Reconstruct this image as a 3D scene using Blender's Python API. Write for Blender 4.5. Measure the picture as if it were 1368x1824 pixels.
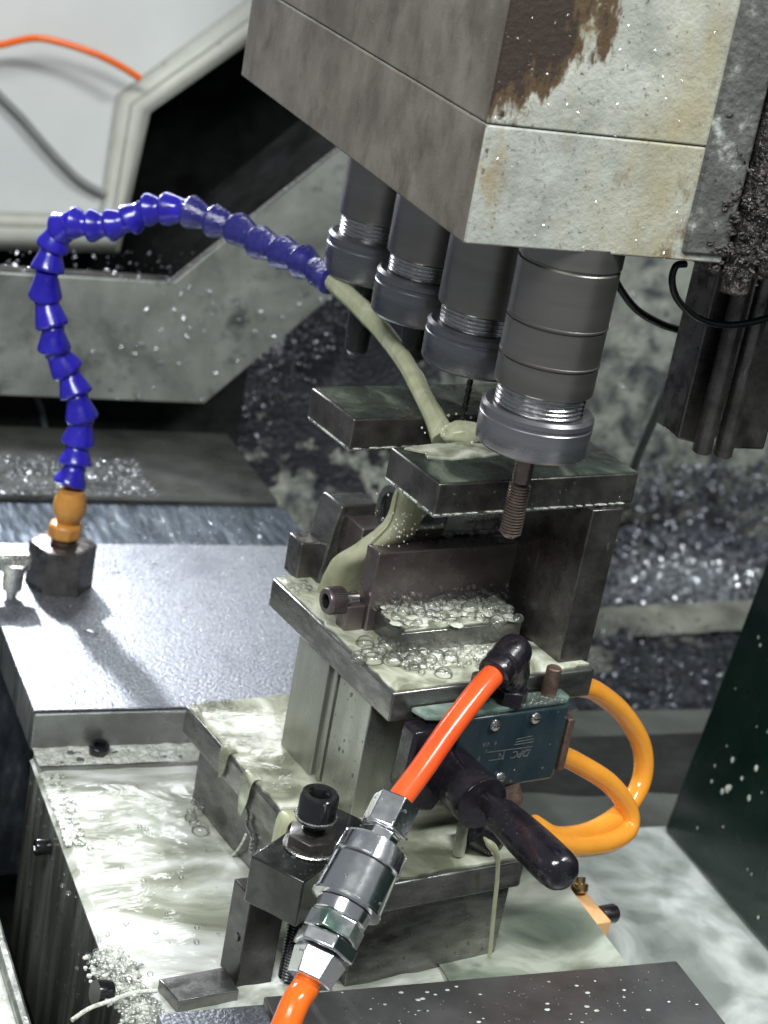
import bpy, bmesh, math, random
from mathutils import Vector, Matrix, noise as mn

R = math.radians
sc = bpy.context.scene
for o in list(bpy.data.objects): bpy.data.objects.remove(o)
col = sc.collection
rnd = random.Random(7)

# ------------------------------------------------------------------ camera
F_PX, PITCH, ROLL, YAW = 3402.4, 0.3797, 0.18513, -R(24.6)
CAM = Vector((0, 0, 0.70))
_F = Vector((0, math.cos(PITCH), -math.sin(PITCH))); _R = Vector((1, 0, 0)); _U = _R.cross(_F)
_R2 = math.cos(ROLL)*_R + math.sin(ROLL)*_U; _U2 = -math.sin(ROLL)*_R + math.cos(ROLL)*_U
_M = Matrix.Rotation(YAW, 3, 'Z')
VR, VU, VF = _M @ _R2, _M @ _U2, _M @ _F
cd = bpy.data.cameras.new('camera'); cam = bpy.data.objects.new('camera', cd); col.objects.link(cam)
cam.matrix_world = Matrix((( VR.x, VU.x, -VF.x, CAM.x), (VR.y, VU.y, -VF.y, CAM.y), (VR.z, VU.z, -VF.z, CAM.z), (0, 0, 0, 1)))
cd.sensor_fit = 'VERTICAL'; cd.sensor_height = 36; cd.lens = F_PX/1824*36
cd.clip_start = 0.01; cd.clip_end = 50
cd.dof.use_dof = True; cd.dof.focus_distance = 1.13; cd.dof.aperture_fstop = 10
sc.camera = cam

# ------------------------------------------------------------------ light
w = bpy.data.worlds.new('World'); sc.world = w; w.use_nodes = True
bg = w.node_tree.nodes['Background']; bg.inputs[0].default_value = (.80, .87, .95, 1); bg.inputs[1].default_value = 0.21
sc.view_settings.view_transform = 'Standard'; sc.view_settings.look = 'None'; sc.view_settings.exposure = 0.18; sc.view_settings.gamma = 1
def area(name, loc, tgt, sx, sy, p, c, spread=180):
    l = bpy.data.lights.new(name, 'AREA'); l.shape = 'RECTANGLE'; l.size = sx; l.size_y = sy; l.energy = p; l.color = c; l.spread = R(spread)
    o = bpy.data.objects.new(name, l); col.objects.link(o); o.location = loc
    d = Vector(tgt) - Vector(loc); o.rotation_euler = d.to_track_quat('-Z', 'Y').to_euler(); return o
area('ceiling_tube_front', (-.55, -.1, 1.9), (.5, 1.05, .15), 1.2, .50, 46, (.97, 1, .97))
area('added_fill_right', (1.3, .2, 1.9), (1.05, 1.8, -.1), .9, .2, 30, (.96, 1, .97))  # unseen lamp added to brighten the chute wall and chips
area('work_lamp', (.30, 1.97, .52), (.36, 1.2, .0), .045, .045, 1.5, (.93, .96, 1), 62)
area('added_glare_back', (.40, 2.20, .80), (.38, 1.0, .0), .8, .22, 1.7, (.95, .98, 1), 100)  # unseen lamp added above the frame for glare on the coolant

# ------------------------------------------------------------------ survey helpers: photo point + known plane -> world point
def ray(x, y): return VR*(x-684) - VU*(y-912) + VF*F_PX
def atz(x, y, z): d = ray(x, y); return CAM + d*((z-CAM.z)/d.z)
def atX(x, y, X): d = ray(x, y); return CAM + d*((X-CAM.x)/d.x)
def atY(x, y, Y): d = ray(x, y); return CAM + d*((Y-CAM.y)/d.y)
def atd(x, y, dist): return CAM + ray(x, y).normalized()*dist
FO = Vector((.3945, 1.0917, 0)); FA = R(9.8)
EX = Vector((math.cos(FA), math.sin(FA), 0)); EY = Vector((-math.sin(FA), math.cos(FA), 0)); EZ = Vector((0, 0, 1))
def W(x, y, z): return FO + EX*x + EY*y + EZ*z
def atfy(px, py, y): P = W(0, y, 0); d = ray(px, py); return CAM + d*((P-CAM).dot(EY)/d.dot(EY))
def atfx(px, py, x): P = W(x, 0, 0); d = ray(px, py); return CAM + d*((P-CAM).dot(EX)/d.dot(EX))

# ------------------------------------------------------------------ materials
def mat(name, c1, c2=None, c3=None, metal=0., rough=(.3, .6), scale=60, detail=6, bump=.2, bscale=None, stretch=(1, 1, 1), rot=(0, 0, 0),
        coat=0., bdist=.001, ramp=(.35, .65), distort=0., trans=0., spec=.5, bump2=0, b2scale=900, sss=0):
    m = bpy.data.materials.new(name); m.use_nodes = True; nt = m.node_tree; N = nt.nodes; L = nt.links
    b = N['Principled BSDF']; b.inputs['Metallic'].default_value = metal
    b.inputs['Coat Weight'].default_value = coat; b.inputs['Coat Roughness'].default_value = .05
    b.inputs['Transmission Weight'].default_value = trans; b.inputs['Specular IOR Level'].default_value = spec
    if sss: b.inputs['Subsurface Weight'].default_value = sss; b.inputs['Subsurface Radius'].default_value = (.012, .012, .008)
    tc = N.new('ShaderNodeTexCoord'); mp = N.new('ShaderNodeMapping'); L.new(tc.outputs['Object'], mp.inputs[0])
    mp.inputs['Scale'].default_value = stretch; mp.inputs['Rotation'].default_value = rot
    n = N.new('ShaderNodeTexNoise'); n.inputs['Scale'].default_value = scale; n.inputs['Detail'].default_value = detail
    n.inputs['Roughness'].default_value = .62; n.inputs['Distortion'].default_value = distort
    L.new(mp.outputs[0], n.inputs['Vector'])
    r = N.new('ShaderNodeValToRGB'); L.new(n.outputs['Fac'], r.inputs[0])
    c2 = c2 or c1; r.color_ramp.elements[0].position = ramp[0]; r.color_ramp.elements[0].color = (*c1, 1)
    r.color_ramp.elements[1].position = ramp[1]; r.color_ramp.elements[1].color = (*c2, 1)
    if c3: e = r.color_ramp.elements.new(min(.98, ramp[1]+.12)); e.color = (*c3, 1)
    L.new(r.outputs[0], b.inputs['Base Color'])
    n2 = N.new('ShaderNodeTexNoise'); n2.inputs['Scale'].default_value = scale*2.3; n2.inputs['Detail'].default_value = 5; L.new(mp.outputs[0], n2.inputs['Vector'])
    mr = N.new('ShaderNodeMapRange'); L.new(n2.outputs['Fac'], mr.inputs[0]); mr.inputs[1].default_value = .35; mr.inputs[2].default_value = .65
    mr.inputs[3].default_value = rough[0]; mr.inputs[4].default_value = rough[1]; L.new(mr.outputs[0], b.inputs['Roughness'])
    bp = N.new('ShaderNodeBump'); bp.inputs['Strength'].default_value = bump; bp.inputs['Distance'].default_value = bdist
    nb = N.new('ShaderNodeTexNoise'); nb.inputs['Scale'].default_value = bscale or scale*4; nb.inputs['Detail'].default_value = 4
    L.new(mp.outputs[0], nb.inputs['Vector']); L.new(nb.outputs['Fac'], bp.inputs['Height']); L.new(bp.outputs[0], b.inputs['Normal'])
    if bump2:
        b3 = N.new('ShaderNodeBump'); b3.inputs['Strength'].default_value = bump2; b3.inputs['Distance'].default_value = .0006
        nc = N.new('ShaderNodeTexNoise'); nc.inputs['Scale'].default_value = b2scale; L.new(tc.outputs['Object'], nc.inputs['Vector'])
        L.new(nc.outputs['Fac'], b3.inputs['Height']); L.new(bp.outputs[0], b3.inputs['Normal']); L.new(b3.outputs[0], b.inputs['Normal'])
    m['c'] = 1
    return m
def stain(m, colr, scale, lo, hi, axis_grad=None, stretch=(1, 1, 1), rough=None, seed=0., detail=8):
    """irregular patches with an outline of their own laid over a material; axis_grad=(vec, offset, gain) says where they gather"""
    nt = m.node_tree; N = nt.nodes; L = nt.links; b = N['Principled BSDF']
    tc = N.new('ShaderNodeTexCoord'); mp = N.new('ShaderNodeMapping'); mp.inputs['Scale'].default_value = stretch; mp.inputs['Location'].default_value = (seed, seed*.7, 0)
    L.new(tc.outputs['Object'], mp.inputs[0])
    n = N.new('ShaderNodeTexNoise'); n.inputs['Scale'].default_value = scale; n.inputs['Detail'].default_value = detail; n.inputs['Roughness'].default_value = .65
    L.new(mp.outputs[0], n.inputs['Vector']); out = n.outputs['Fac']
    if axis_grad:
        for vec, off, gain in axis_grad:
            dp = N.new('ShaderNodeVectorMath'); dp.operation = 'DOT_PRODUCT'; L.new(tc.outputs['Object'], dp.inputs[0]); dp.inputs[1].default_value = vec
            s = N.new('ShaderNodeMath'); s.operation = 'SUBTRACT'; L.new(dp.outputs['Value'], s.inputs[0]); s.inputs[1].default_value = off
            g = N.new('ShaderNodeMath'); g.operation = 'MULTIPLY'; g.use_clamp = False; L.new(s.outputs[0], g.inputs[0]); g.inputs[1].default_value = gain
            mi = N.new('ShaderNodeMath'); mi.operation = 'MINIMUM'; L.new(g.outputs[0], mi.inputs[0]); mi.inputs[1].default_value = .22
            a = N.new('ShaderNodeMath'); a.operation = 'ADD'; L.new(out, a.inputs[0]); L.new(mi.outputs[0], a.inputs[1]); out = a.outputs[0]
    mr = N.new('ShaderNodeMapRange'); L.new(out, mr.inputs[0]); mr.inputs[1].default_value = lo; mr.inputs[2].default_value = hi
    mx = N.new('ShaderNodeMix'); mx.data_type = 'RGBA'; L.new(mr.outputs[0], mx.inputs[0])
    src = b.inputs['Base Color'].links[0].from_socket; L.new(src, mx.inputs[6]); mx.inputs[7].default_value = (*colr, 1); L.new(mx.outputs[2], b.inputs['Base Color'])
    if rough is not None:
        mf = N.new('ShaderNodeMix'); L.new(mr.outputs[0], mf.inputs[0]); L.new(b.inputs['Roughness'].links[0].from_socket, mf.inputs[2]); mf.inputs[3].default_value = rough
        L.new(mf.outputs[0], b.inputs['Roughness'])
    return m

M = {}
# drilling head: thick old paint, grime and rust
M['paint'] = mat('old_grey_green_paint', (.30, .31, .28), (.46, .48, .44), rough=(.35, .6), scale=35, bump=.5, bscale=260, bdist=.0012, bump2=.4, b2scale=700)
stain(M['paint'], (.10, .10, .085), 260, .60, .68, seed=3)
stain(M['paint'], (.30, .20, .07), 28, .56, .72, seed=1, stretch=(1, 1, .5))
M['paint_up'] = mat('old_paint_upper', (.30, .31, .27), (.48, .49, .44), rough=(.35, .6), scale=35, bump=.5, bscale=260, bdist=.0012, bump2=.4, b2scale=700)
stain(M['paint_up'], (.10, .10, .085), 260, .61, .68, seed=3)
stain(M['paint_up'], (.32, .19, .06), 26, .55, .70, seed=5, stretch=(1, 1, .35))
stain(M['paint_up'], (.13, .08, .04), 40, .63, .70, seed=9, axis_grad=[((-1, 0, 0), .030, 5), ((0, 0, 1), .095, 3)])
stain(M['paint_up'], (.035, .022, .015), 42, .66, .70, seed=9, rough=.75, axis_grad=[((-1, 0, 0), .030, 5), ((0, 0, 1), .095, 3)])
for k_ in ('paint', 'paint_up'):
    stain(M[k_], (.36, .31, .18), 13, .52, .74, seed=21, stretch=(1, 1, .35))
    stain(M[k_], (.14, .085, .045), 34, .60, .70, seed=25, stretch=(1, 1, .5), detail=12)
    stain(M[k_], (.05, .032, .02), 48, .69, .72, seed=25, stretch=(1, 1, .45), detail=12)
stain(M['paint_up'], (.095, .060, .032), 62, .59, .65, seed=12, detail=14, stretch=(1.2, 1, .42), axis_grad=[((-1, 0, 0), .036, 7), ((0, 0, 1), .084, 10)])
stain(M['paint_up'], (.035, .022, .015), 62, .65, .70, seed=12, rough=.7, detail=14, stretch=(1.2, 1, .42), axis_grad=[((-1, 0, 0), .040, 8), ((0, 0, 1), .087, 11)])
stain(M['paint_up'], (.04, .026, .018), 60, .68, .72, seed=31, rough=.7, detail=14, stretch=(1, 1, .3), axis_grad=[((-1, 0, 0), -.01, 2.2), ((0, 0, 1), .125, 9)])
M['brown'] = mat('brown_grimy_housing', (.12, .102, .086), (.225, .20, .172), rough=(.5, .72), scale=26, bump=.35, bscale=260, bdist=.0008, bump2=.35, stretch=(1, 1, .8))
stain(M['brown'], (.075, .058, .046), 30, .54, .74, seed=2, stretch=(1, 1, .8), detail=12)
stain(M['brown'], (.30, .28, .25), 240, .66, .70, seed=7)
M['gunk'] = mat('crusted_oily_sludge', (.012, .010, .010), (.07, .058, .056), (.36, .36, .36), rough=(.12, .5), scale=120, bump=1, bscale=300, bdist=.004, ramp=(.4, .63), spec=.7)
M['crust'] = mat('flaking_grey_paint', (.09, .09, .085), (.13, .13, .12), (.42, .44, .41), rough=(.3, .6), scale=70, bump=.8, bscale=220, bdist=.002, ramp=(.45, .58))
# steels
M['steel'] = mat('wet_dark_steel', (.13, .13, .128), (.30, .295, .285), metal=.85, rough=(.16, .38), scale=26, bump=.25, bscale=120, stretch=(1, 1, 2.5), bdist=.0006)
M['plate_steel'] = mat('dark_scaled_steel', (.085, .077, .074), (.19, .178, .172), metal=.8, rough=(.2, .42), scale=45, bump=.35, bscale=160, bdist=.0006)
stain(M['plate_steel'], (.34, .33, .31), 160, .66, .70, seed=4, stretch=(1, 1, .15))
M['jaw_steel'] = mat('brown_blued_steel', (.15, .118, .122), (.27, .23, .23), metal=.75, rough=(.18, .4), scale=18, bump=.15, bscale=120, bdist=.0005)
M['column_steel'] = mat('milled_bright_steel', (.30, .31, .28), (.50, .51, .46), metal=.8, rough=(.22, .42), scale=22, stretch=(1, 1, .15), bump=.25, bscale=110, bdist=.0006)
stain(M['column_steel'], (.07, .07, .06), 30, .60, .70, seed=6, stretch=(1, 1, .25))
M['spindle'] = mat('turned_spindle_steel', (.25, .232, .22), (.30, .285, .27), metal=.9, rough=(.30, .38), scale=10, stretch=(.5, .5, 6), bump=.05, bscale=60, bdist=.0004)
M['nut'] = mat('satin_collet_nut', (.28, .28, .30), (.37, .37, .395), metal=.85, rough=(.24, .34), scale=12, stretch=(.5, .5, 8), bump=.1, bscale=60, bdist=.0003)
M['nut_dark'] = mat('satin_dark_collet_nut', (.16, .165, .18), (.22, .225, .245), metal=.85, rough=(.24, .34), scale=12, stretch=(.5, .5, 8), bump=.1, bscale=60, bdist=.0003)
M['thread'] = mat('bright_thread', (.45, .45, .45), (.6, .6, .6), metal=1, rough=(.15, .3), scale=80, bump=.1)
M['black_oxide'] = mat('black_oxide_steel', (.012, .013, .015), (.03, .032, .034), metal=.5, rough=(.10, .28), scale=60, bump=.07, bscale=200, bdist=.0005, spec=.8, coat=.4)
M['clamp'] = mat('wet_black_clamp', (.008, .009, .010), (.018, .022, .020), metal=0, rough=(.12, .35), scale=40, bump=.2, bscale=130, coat=.5)
M['fg'] = mat('speckled_foreground_steel', (.13, .125, .13), (.24, .235, .24), metal=.75, rough=(.3, .45), scale=12, bump=.3, bscale=200, bdist=.0005)
M['dark_block'] = mat('dark_ground_block', (.05, .048, .048), (.11, .105, .105), metal=.7, rough=(.22, .4), scale=30, bump=.2, bscale=150, bdist=.0005)
M['tap'] = mat('brown_tap_steel', (.17, .13, .11), (.28, .22, .19), metal=.8, rough=(.25, .4), scale=90, bump=.2)
M['chrome'] = mat('splashed_chrome', (.84, .85, .86), (.93, .93, .94), metal=1, rough=(.13, .17), scale=70, bump=.03, bscale=160, bdist=.0005)
M['green_plating'] = mat('green_worn_plating', (.30, .44, .36), (.74, .76, .75), metal=.95, rough=(.12, .2), scale=70, bump=.05, ramp=(.36, .54))
M['cover'] = mat('sandblasted_slide_cover', (.17, .18, .205), (.36, .375, .41), metal=.8, rough=(.36, .52), scale=420, detail=2, ramp=(.36, .64), bump=.45, bscale=430, bdist=.0016, bump2=.5, b2scale=900)
stain(M['cover'], (.17, .18, .21), 14, .52, .72, seed=3)
M['cover_side'] = mat('dark_slide_side', (.04, .043, .05), (.085, .09, .10), metal=.5, rough=(.2, .5), scale=30, stretch=(1, 1, .15), bump=.3, bscale=90)
M['ground_face'] = mat('ground_front_face', (.20, .205, .20), (.36, .365, .36), metal=.7, rough=(.22, .4), scale=16, bump=.2, bscale=90)
M['side_wall'] = mat('streaked_table_side', (.055, .058, .052), (.21, .22, .20), (.40, .41, .37), metal=.35, rough=(.12, .35), scale=34, stretch=(1, 1, .10), bump=.6, bscale=60, bdist=.0015, ramp=(.38, .60), distort=.6)
M['way'] = mat('scraped_slideway', (.10, .12, .15), (.24, .28, .34), (.5, .54, .6), metal=.75, rough=(.15, .35), scale=28, stretch=(3.2, .55, 1), rot=(0, 0, R(24)), bump=.5, bscale=50, bdist=.001, ramp=(.4, .6))
M['bed'] = mat('dark_bed_plate', (.035, .037, .036), (.085, .088, .08), metal=.4, rough=(.25, .5), scale=14, bump=.3, bscale=90)
M['guard'] = mat('smeared_guard_sheet', (.14, .15, .135), (.32, .335, .305), metal=.25, rough=(.22, .45), scale=11, bump=.25, bscale=60, bdist=.001, distort=.5)
stain(M['guard'], (.07, .075, .068), 20, .55, .68, seed=4)
M['dark'] = mat('oily_black_steel', (.010, .011, .011), (.028, .030, .030), metal=.2, rough=(.25, .5), scale=20, bump=.4, bscale=120)
stain(M['dark'], (.14, .15, .14), 200, .66, .70, seed=3)
M['recess'] = mat('painted_dark_recess', (.010, .010, .010), (.026, .028, .028), metal=0, rough=(.5, .75), scale=20, bump=.3, bscale=120, spec=0)  # near-black without sheen, paints shade into the recesses and void
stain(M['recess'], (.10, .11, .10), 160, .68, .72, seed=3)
M['white_sheet'] = mat('pale_grey_enclosure_paint', (.68, .70, .70), (.74, .76, .76), rough=(.3, .45), scale=6, bump=.05, bscale=200)
stain(M['white_sheet'], (.16, .16, .15), 60, .735, .76, seed=2)
M['white_rim'] = mat('off_white_enclosure_rim', (.50, .51, .46), (.60, .61, .56), rough=(.3, .5), scale=15, bump=.25, bscale=120)
stain(M['white_rim'], (.10, .10, .085), 90, .645, .68, seed=6, rough=.2)
M['chute'] = mat('chip_splashed_chute', (.06, .065, .075), (.34, .36, .31), (.50, .52, .46), metal=.1, rough=(.3, .6), scale=26, detail=11, bump=.7, bscale=150, bdist=.004, ramp=(.38, .56), distort=.5)
stain(M['chute'], (.34, .36, .31), 9, .50, .70, seed=8, stretch=(1, 1, .3), axis_grad=[((0, 0, 1), .05, 1.0)])
stain(M['chute'], (.022, .024, .03), 30, .62, .68, seed=15, detail=12, axis_grad=[((-1, 0, 0), -.90, 3), ((0, 0, 1), -.03, 2.2)])  # dark swarf below the guard, with the guard's shade put into the colour
M['swarf_bed'] = mat('wet_swarf_bed', (.016, .018, .025), (.075, .08, .10), (.30, .32, .36), metal=.2, rough=(.2, .5), scale=90, detail=9, bump=1, bscale=190, bdist=.005, ramp=(.4, .62))
stain(M['swarf_bed'], (.34, .35, .30), 8, .55, .62, seed=5, detail=10)
M['chute_soft'] = mat('milky_chute_wall', (.14, .145, .125), (.40, .41, .35), metal=.1, rough=(.3, .6), scale=12, detail=8, bump=.4, bscale=90, bdist=.002, stretch=(1, 1, .4), distort=.4, ramp=(.35, .65))
M['grey_sheet'] = mat('wet_grey_sheet', (.06, .065, .062), (.14, .15, .14), metal=.2, rough=(.18, .4), scale=7, bump=.3, bscale=40, distort=.6)
M['green'] = mat('dark_green_panel', (.004, .012, .009), (.007, .020, .014), metal=0, rough=(.15, .3), scale=16, bump=.1, bscale=80, coat=.3)
M['chip'] = mat('bright_metal_chips', (.35, .37, .42), (.8, .82, .86), metal=.9, rough=(.15, .35), scale=300, bump=.2)
M['chip_dark'] = mat('dull_metal_chips', (.09, .095, .115), (.30, .31, .36), metal=.8, rough=(.2, .4), scale=300, bump=.2)
# plastics
M['blue'] = mat('blue_nylon', (.018, .012, .36), (.030, .022, .48), rough=(.14, .28), scale=40, bump=.12, bscale=180, spec=.6, sss=.06)
M['blue_wet'] = mat('blue_nylon_wet', (.014, .014, .14), (.03, .03, .22), rough=(.06, .25), scale=80, bump=.7, bscale=420, bdist=.0012, spec=.8)
for k_ in ('blue', 'blue_wet'): stain(M[k_], (.012, .010, .06), 70, .58, .74, seed=4, rough=.4)
M['ochre'] = mat('ochre_plastic_fitting', (.56, .25, .055), (.66, .31, .075), rough=(.2, .35), scale=50, bump=.1, sss=.1)
M['red_hose'] = mat('orange_red_tubing', (.86, .09, .02), (.92, .13, .03), rough=(.14, .24), scale=30, bump=.06, sss=.25, spec=.6)
M['orange_hose'] = mat('orange_tubing', (.88, .14, .012), (.92, .18, .02), rough=(.12, .22), scale=30, bump=.06, sss=.2, spec=.6)
M['amber_hose'] = mat('amber_tubing', (.78, .30, .03), (.84, .36, .05), rough=(.12, .22), scale=30, bump=.08, sss=.2, spec=.6)
M['rubber'] = mat('black_plastic', (.007, .006, .010), (.018, .014, .020), rough=(.14, .34), scale=50, bump=.35, bscale=260, bdist=.0008, spec=.7)
M['valve'] = mat('teal_valve_body', (.016, .030, .040), (.034, .054, .064), rough=(.14, .32), scale=30, bump=.15, bscale=120, coat=.3, stretch=(1, 1, .4))
M['cable'] = mat('black_cable', (.01, .011, .011), (.02, .021, .021), rough=(.15, .3), scale=50, bump=.05)
M['grey_line'] = mat('grey_line', (.10, .12, .12), (.15, .17, .165), rough=(.3, .5), scale=50, bump=.1)
M['cable_shadow'] = mat('painted_cable_shadow', (.24, .25, .245), (.29, .30, .295), rough=(.4, .6), scale=30, bump=.1)  # even grey that paints a cable's shadow on the enclosure panel
M['brass'] = mat('brass_fitting', (.60, .40, .18), (.75, .52, .26), metal=.9, rough=(.15, .3), scale=60, bump=.15)
M['peach'] = mat('peach_painted_block', (.72, .40, .18), (.80, .48, .24), rough=(.25, .4), scale=40, bump=.15)
M['silver'] = mat('dull_silver_screw', (.5, .5, .48), (.75, .75, .72), metal=.95, rough=(.12, .35), scale=250, bump=.4)
M['rust_stud'] = mat('rusty_brown_stud', (.10, .065, .05), (.20, .14, .11), metal=.5, rough=(.35, .6), scale=120, bump=.5)
M['print'] = mat('worn_grey_print', (.09, .105, .105), (.15, .165, .16), rough=(.3, .5), scale=300, bump=.1)
# coolant
def coolant(name, olive, pale, white, scale, stretch, rot, bump=.5, bscale=30, bdist=.004, ramp=(.38, .52, .66), distort=1.2, rough=.07, trans=0, seed=0, sss=0, alpha=None):
    m = bpy.data.materials.new(name); m.use_nodes = True; nt = m.node_tree; N = nt.nodes; L = nt.links; b = N['Principled BSDF']
    b.inputs['Roughness'].default_value = rough; b.inputs['IOR'].default_value = 1.34; b.inputs['Specular IOR Level'].default_value = .7
    b.inputs['Transmission Weight'].default_value = trans
    if sss: b.inputs['Subsurface Weight'].default_value = sss; b.inputs['Subsurface Radius'].default_value = (.01, .01, .007)
    tc = N.new('ShaderNodeTexCoord'); mp = N.new('ShaderNodeMapping'); L.new(tc.outputs['Object'], mp.inputs[0]); mp.inputs['Scale'].default_value = stretch; mp.inputs['Rotation'].default_value = rot
    mp.inputs['Location'].default_value = (seed, seed, 0)
    n = N.new('ShaderNodeTexNoise'); n.inputs['Scale'].default_value = scale; n.inputs['Detail'].default_value = 5; n.inputs['Distortion'].default_value = distort; L.new(mp.outputs[0], n.inputs['Vector'])
    r = N.new('ShaderNodeValToRGB'); L.new(n.outputs['Fac'], r.inputs[0]); e = r.color_ramp.elements
    e[0].position = ramp[0]; e[0].color = (*olive, 1); e[1].position = ramp[2]; e[1].color = (*white, 1); k = e.new(ramp[1]); k.color = (*pale, 1)
    L.new(r.outputs[0], b.inputs['Base Color'])
    if alpha:
        am = N.new('ShaderNodeMapRange'); L.new(n.outputs['Fac'], am.inputs[0]); am.inputs[1].default_value = ramp[0]-.06; am.inputs[2].default_value = ramp[2]; am.inputs[3].default_value = alpha[0]; am.inputs[4].default_value = alpha[1]; L.new(am.outputs[0], b.inputs['Alpha'])
    bp = N.new('ShaderNodeBump'); bp.inputs['Strength'].default_value = bump; bp.inputs['Distance'].default_value = bdist
    nb = N.new('ShaderNodeTexNoise'); nb.inputs['Scale'].default_value = bscale; nb.inputs['Detail'].default_value = 5; nb.inputs['Distortion'].default_value = .8
    L.new(mp.outputs[0], nb.inputs['Vector']); L.new(nb.outputs['Fac'], bp.inputs['Height']); L.new(bp.outputs[0], b.inputs['Normal'])
    return m
OL, PA, WH = (.26, .275, .215), (.48, .50, .44), (.80, .82, .79)
M['pool'] = coolant('coolant_on_table', OL, PA, WH, 11, (.7, 1.35, 1), (0, 0, R(14)), bump=.5, bscale=26, bdist=.006, sss=.1, distort=2.4)
M['film'] = coolant('coolant_film', (.25, .265, .185), (.46, .475, .37), (.66, .68, .58), 17, (1, 1, 1), (0, 0, 0), bump=.4, bscale=45, bdist=.003, alpha=(.55, .97), distort=2)
M['film_green'] = coolant('coolant_film_on_dark_plate', (.022, .035, .028), (.07, .095, .075), (.30, .33, .25), 20, (1, 1, 1), (0, 0, 0), bump=.5, bscale=70, bdist=.002, ramp=(.36, .55, .74), alpha=(.25, .8))
M['film_valve'] = coolant('coolant_film_on_valve', (.10, .16, .14), (.21, .29, .25), (.42, .5, .44), 30, (1, 1, 1), (0, 0, 0), bump=.4, bscale=80, bdist=.002, alpha=(.5, .95))
M['stream'] = coolant('coolant_stream', (.70, .71, .44), (.82, .83, .58), (.92, .93, .80), 46, (1.6, 1.6, .35), (0, 0, 0), bump=.22, bscale=80, bdist=.0016, ramp=(.22, .55, .84), trans=.5, sss=.2, alpha=(.80, 1.0), distort=1.6)
M['cream_drop'] = mat('cream_droplets', (.75, .76, .66), rough=(.05, .1), bump=0)
M['creamfilm'] = coolant('cream_coolant_film', (.30, .31, .22), (.54, .555, .44), (.76, .77, .68), 26, (1, 1, 1), (0, 0, 0), bump=.4, bscale=60, bdist=.002, ramp=(.34, .5, .7), alpha=(.6, .98), distort=2.2, sss=.15)
M['floor_pool'] = coolant('coolant_on_tray_floor', (.26, .285, .265), (.46, .49, .47), (.72, .75, .73), 9, (1, 1, 1), (0, 0, 0), bump=.2, bscale=18, bdist=.005, distort=2.2)
M['bench'] = coolant('thin_coolant_over_green_bench', (.08, .10, .08), (.19, .215, .17), (.46, .49, .42), 11, (1, 1, 1), (0, 0, 0), bump=.4, bscale=26, bdist=.004, distort=1.6)
M['foam'] = coolant('white_foam', (.55, .57, .50), (.72, .74, .68), (.85, .87, .83), 160, (1, 1, 1), (0, 0, 0), bump=1, bscale=330, bdist=.003, rough=.25)
m = bpy.data.materials.new('bubble_skin'); m.use_nodes = True; N = m.node_tree.nodes; L = m.node_tree.links; N.remove(N['Principled BSDF'])
tr = N.new('ShaderNodeBsdfTransparent'); gl = N.new('ShaderNodeBsdfGlossy'); gl.inputs['Roughness'].default_value = .03
df = N.new('ShaderNodeBsdfDiffuse'); df.inputs['Color'].default_value = (.80, .82, .74, 1)
lw = N.new('ShaderNodeLayerWeight'); lw.inputs[0].default_value = .25
rp = N.new('ShaderNodeMapRange'); rp.inputs[1].default_value = .58; rp.inputs[2].default_value = .86; rp.inputs[3].default_value = .04; rp.inputs[4].default_value = .95; L.new(lw.outputs['Facing'], rp.inputs[0])
m1 = N.new('ShaderNodeMixShader'); L.new(rp.outputs[0], m1.inputs[0]); L.new(tr.outputs[0], m1.inputs[1]); L.new(df.outputs[0], m1.inputs[2])
fr = N.new('ShaderNodeFresnel'); fr.inputs[0].default_value = 1.33
fm = N.new('ShaderNodeMath'); fm.operation = 'MULTIPLY_ADD'; L.new(fr.outputs[0], fm.inputs[0]); fm.inputs[1].default_value = .8; fm.inputs[2].default_value = .03
m2 = N.new('ShaderNodeMixShader'); L.new(fm.outputs[0], m2.inputs[0]); L.new(m1.outputs[0], m2.inputs[1]); L.new(gl.outputs[0], m2.inputs[2])
L.new(m2.outputs[0], N['Material Output'].inputs[0]); M['bubble'] = m
M['drop'] = coolant('coolant_droplets', (.5, .52, .5), (.62, .64, .62), (.9, .9, .9), 50, (1, 1, 1), (0, 0, 0), bump=.05, rough=.03, trans=.9)

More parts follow.
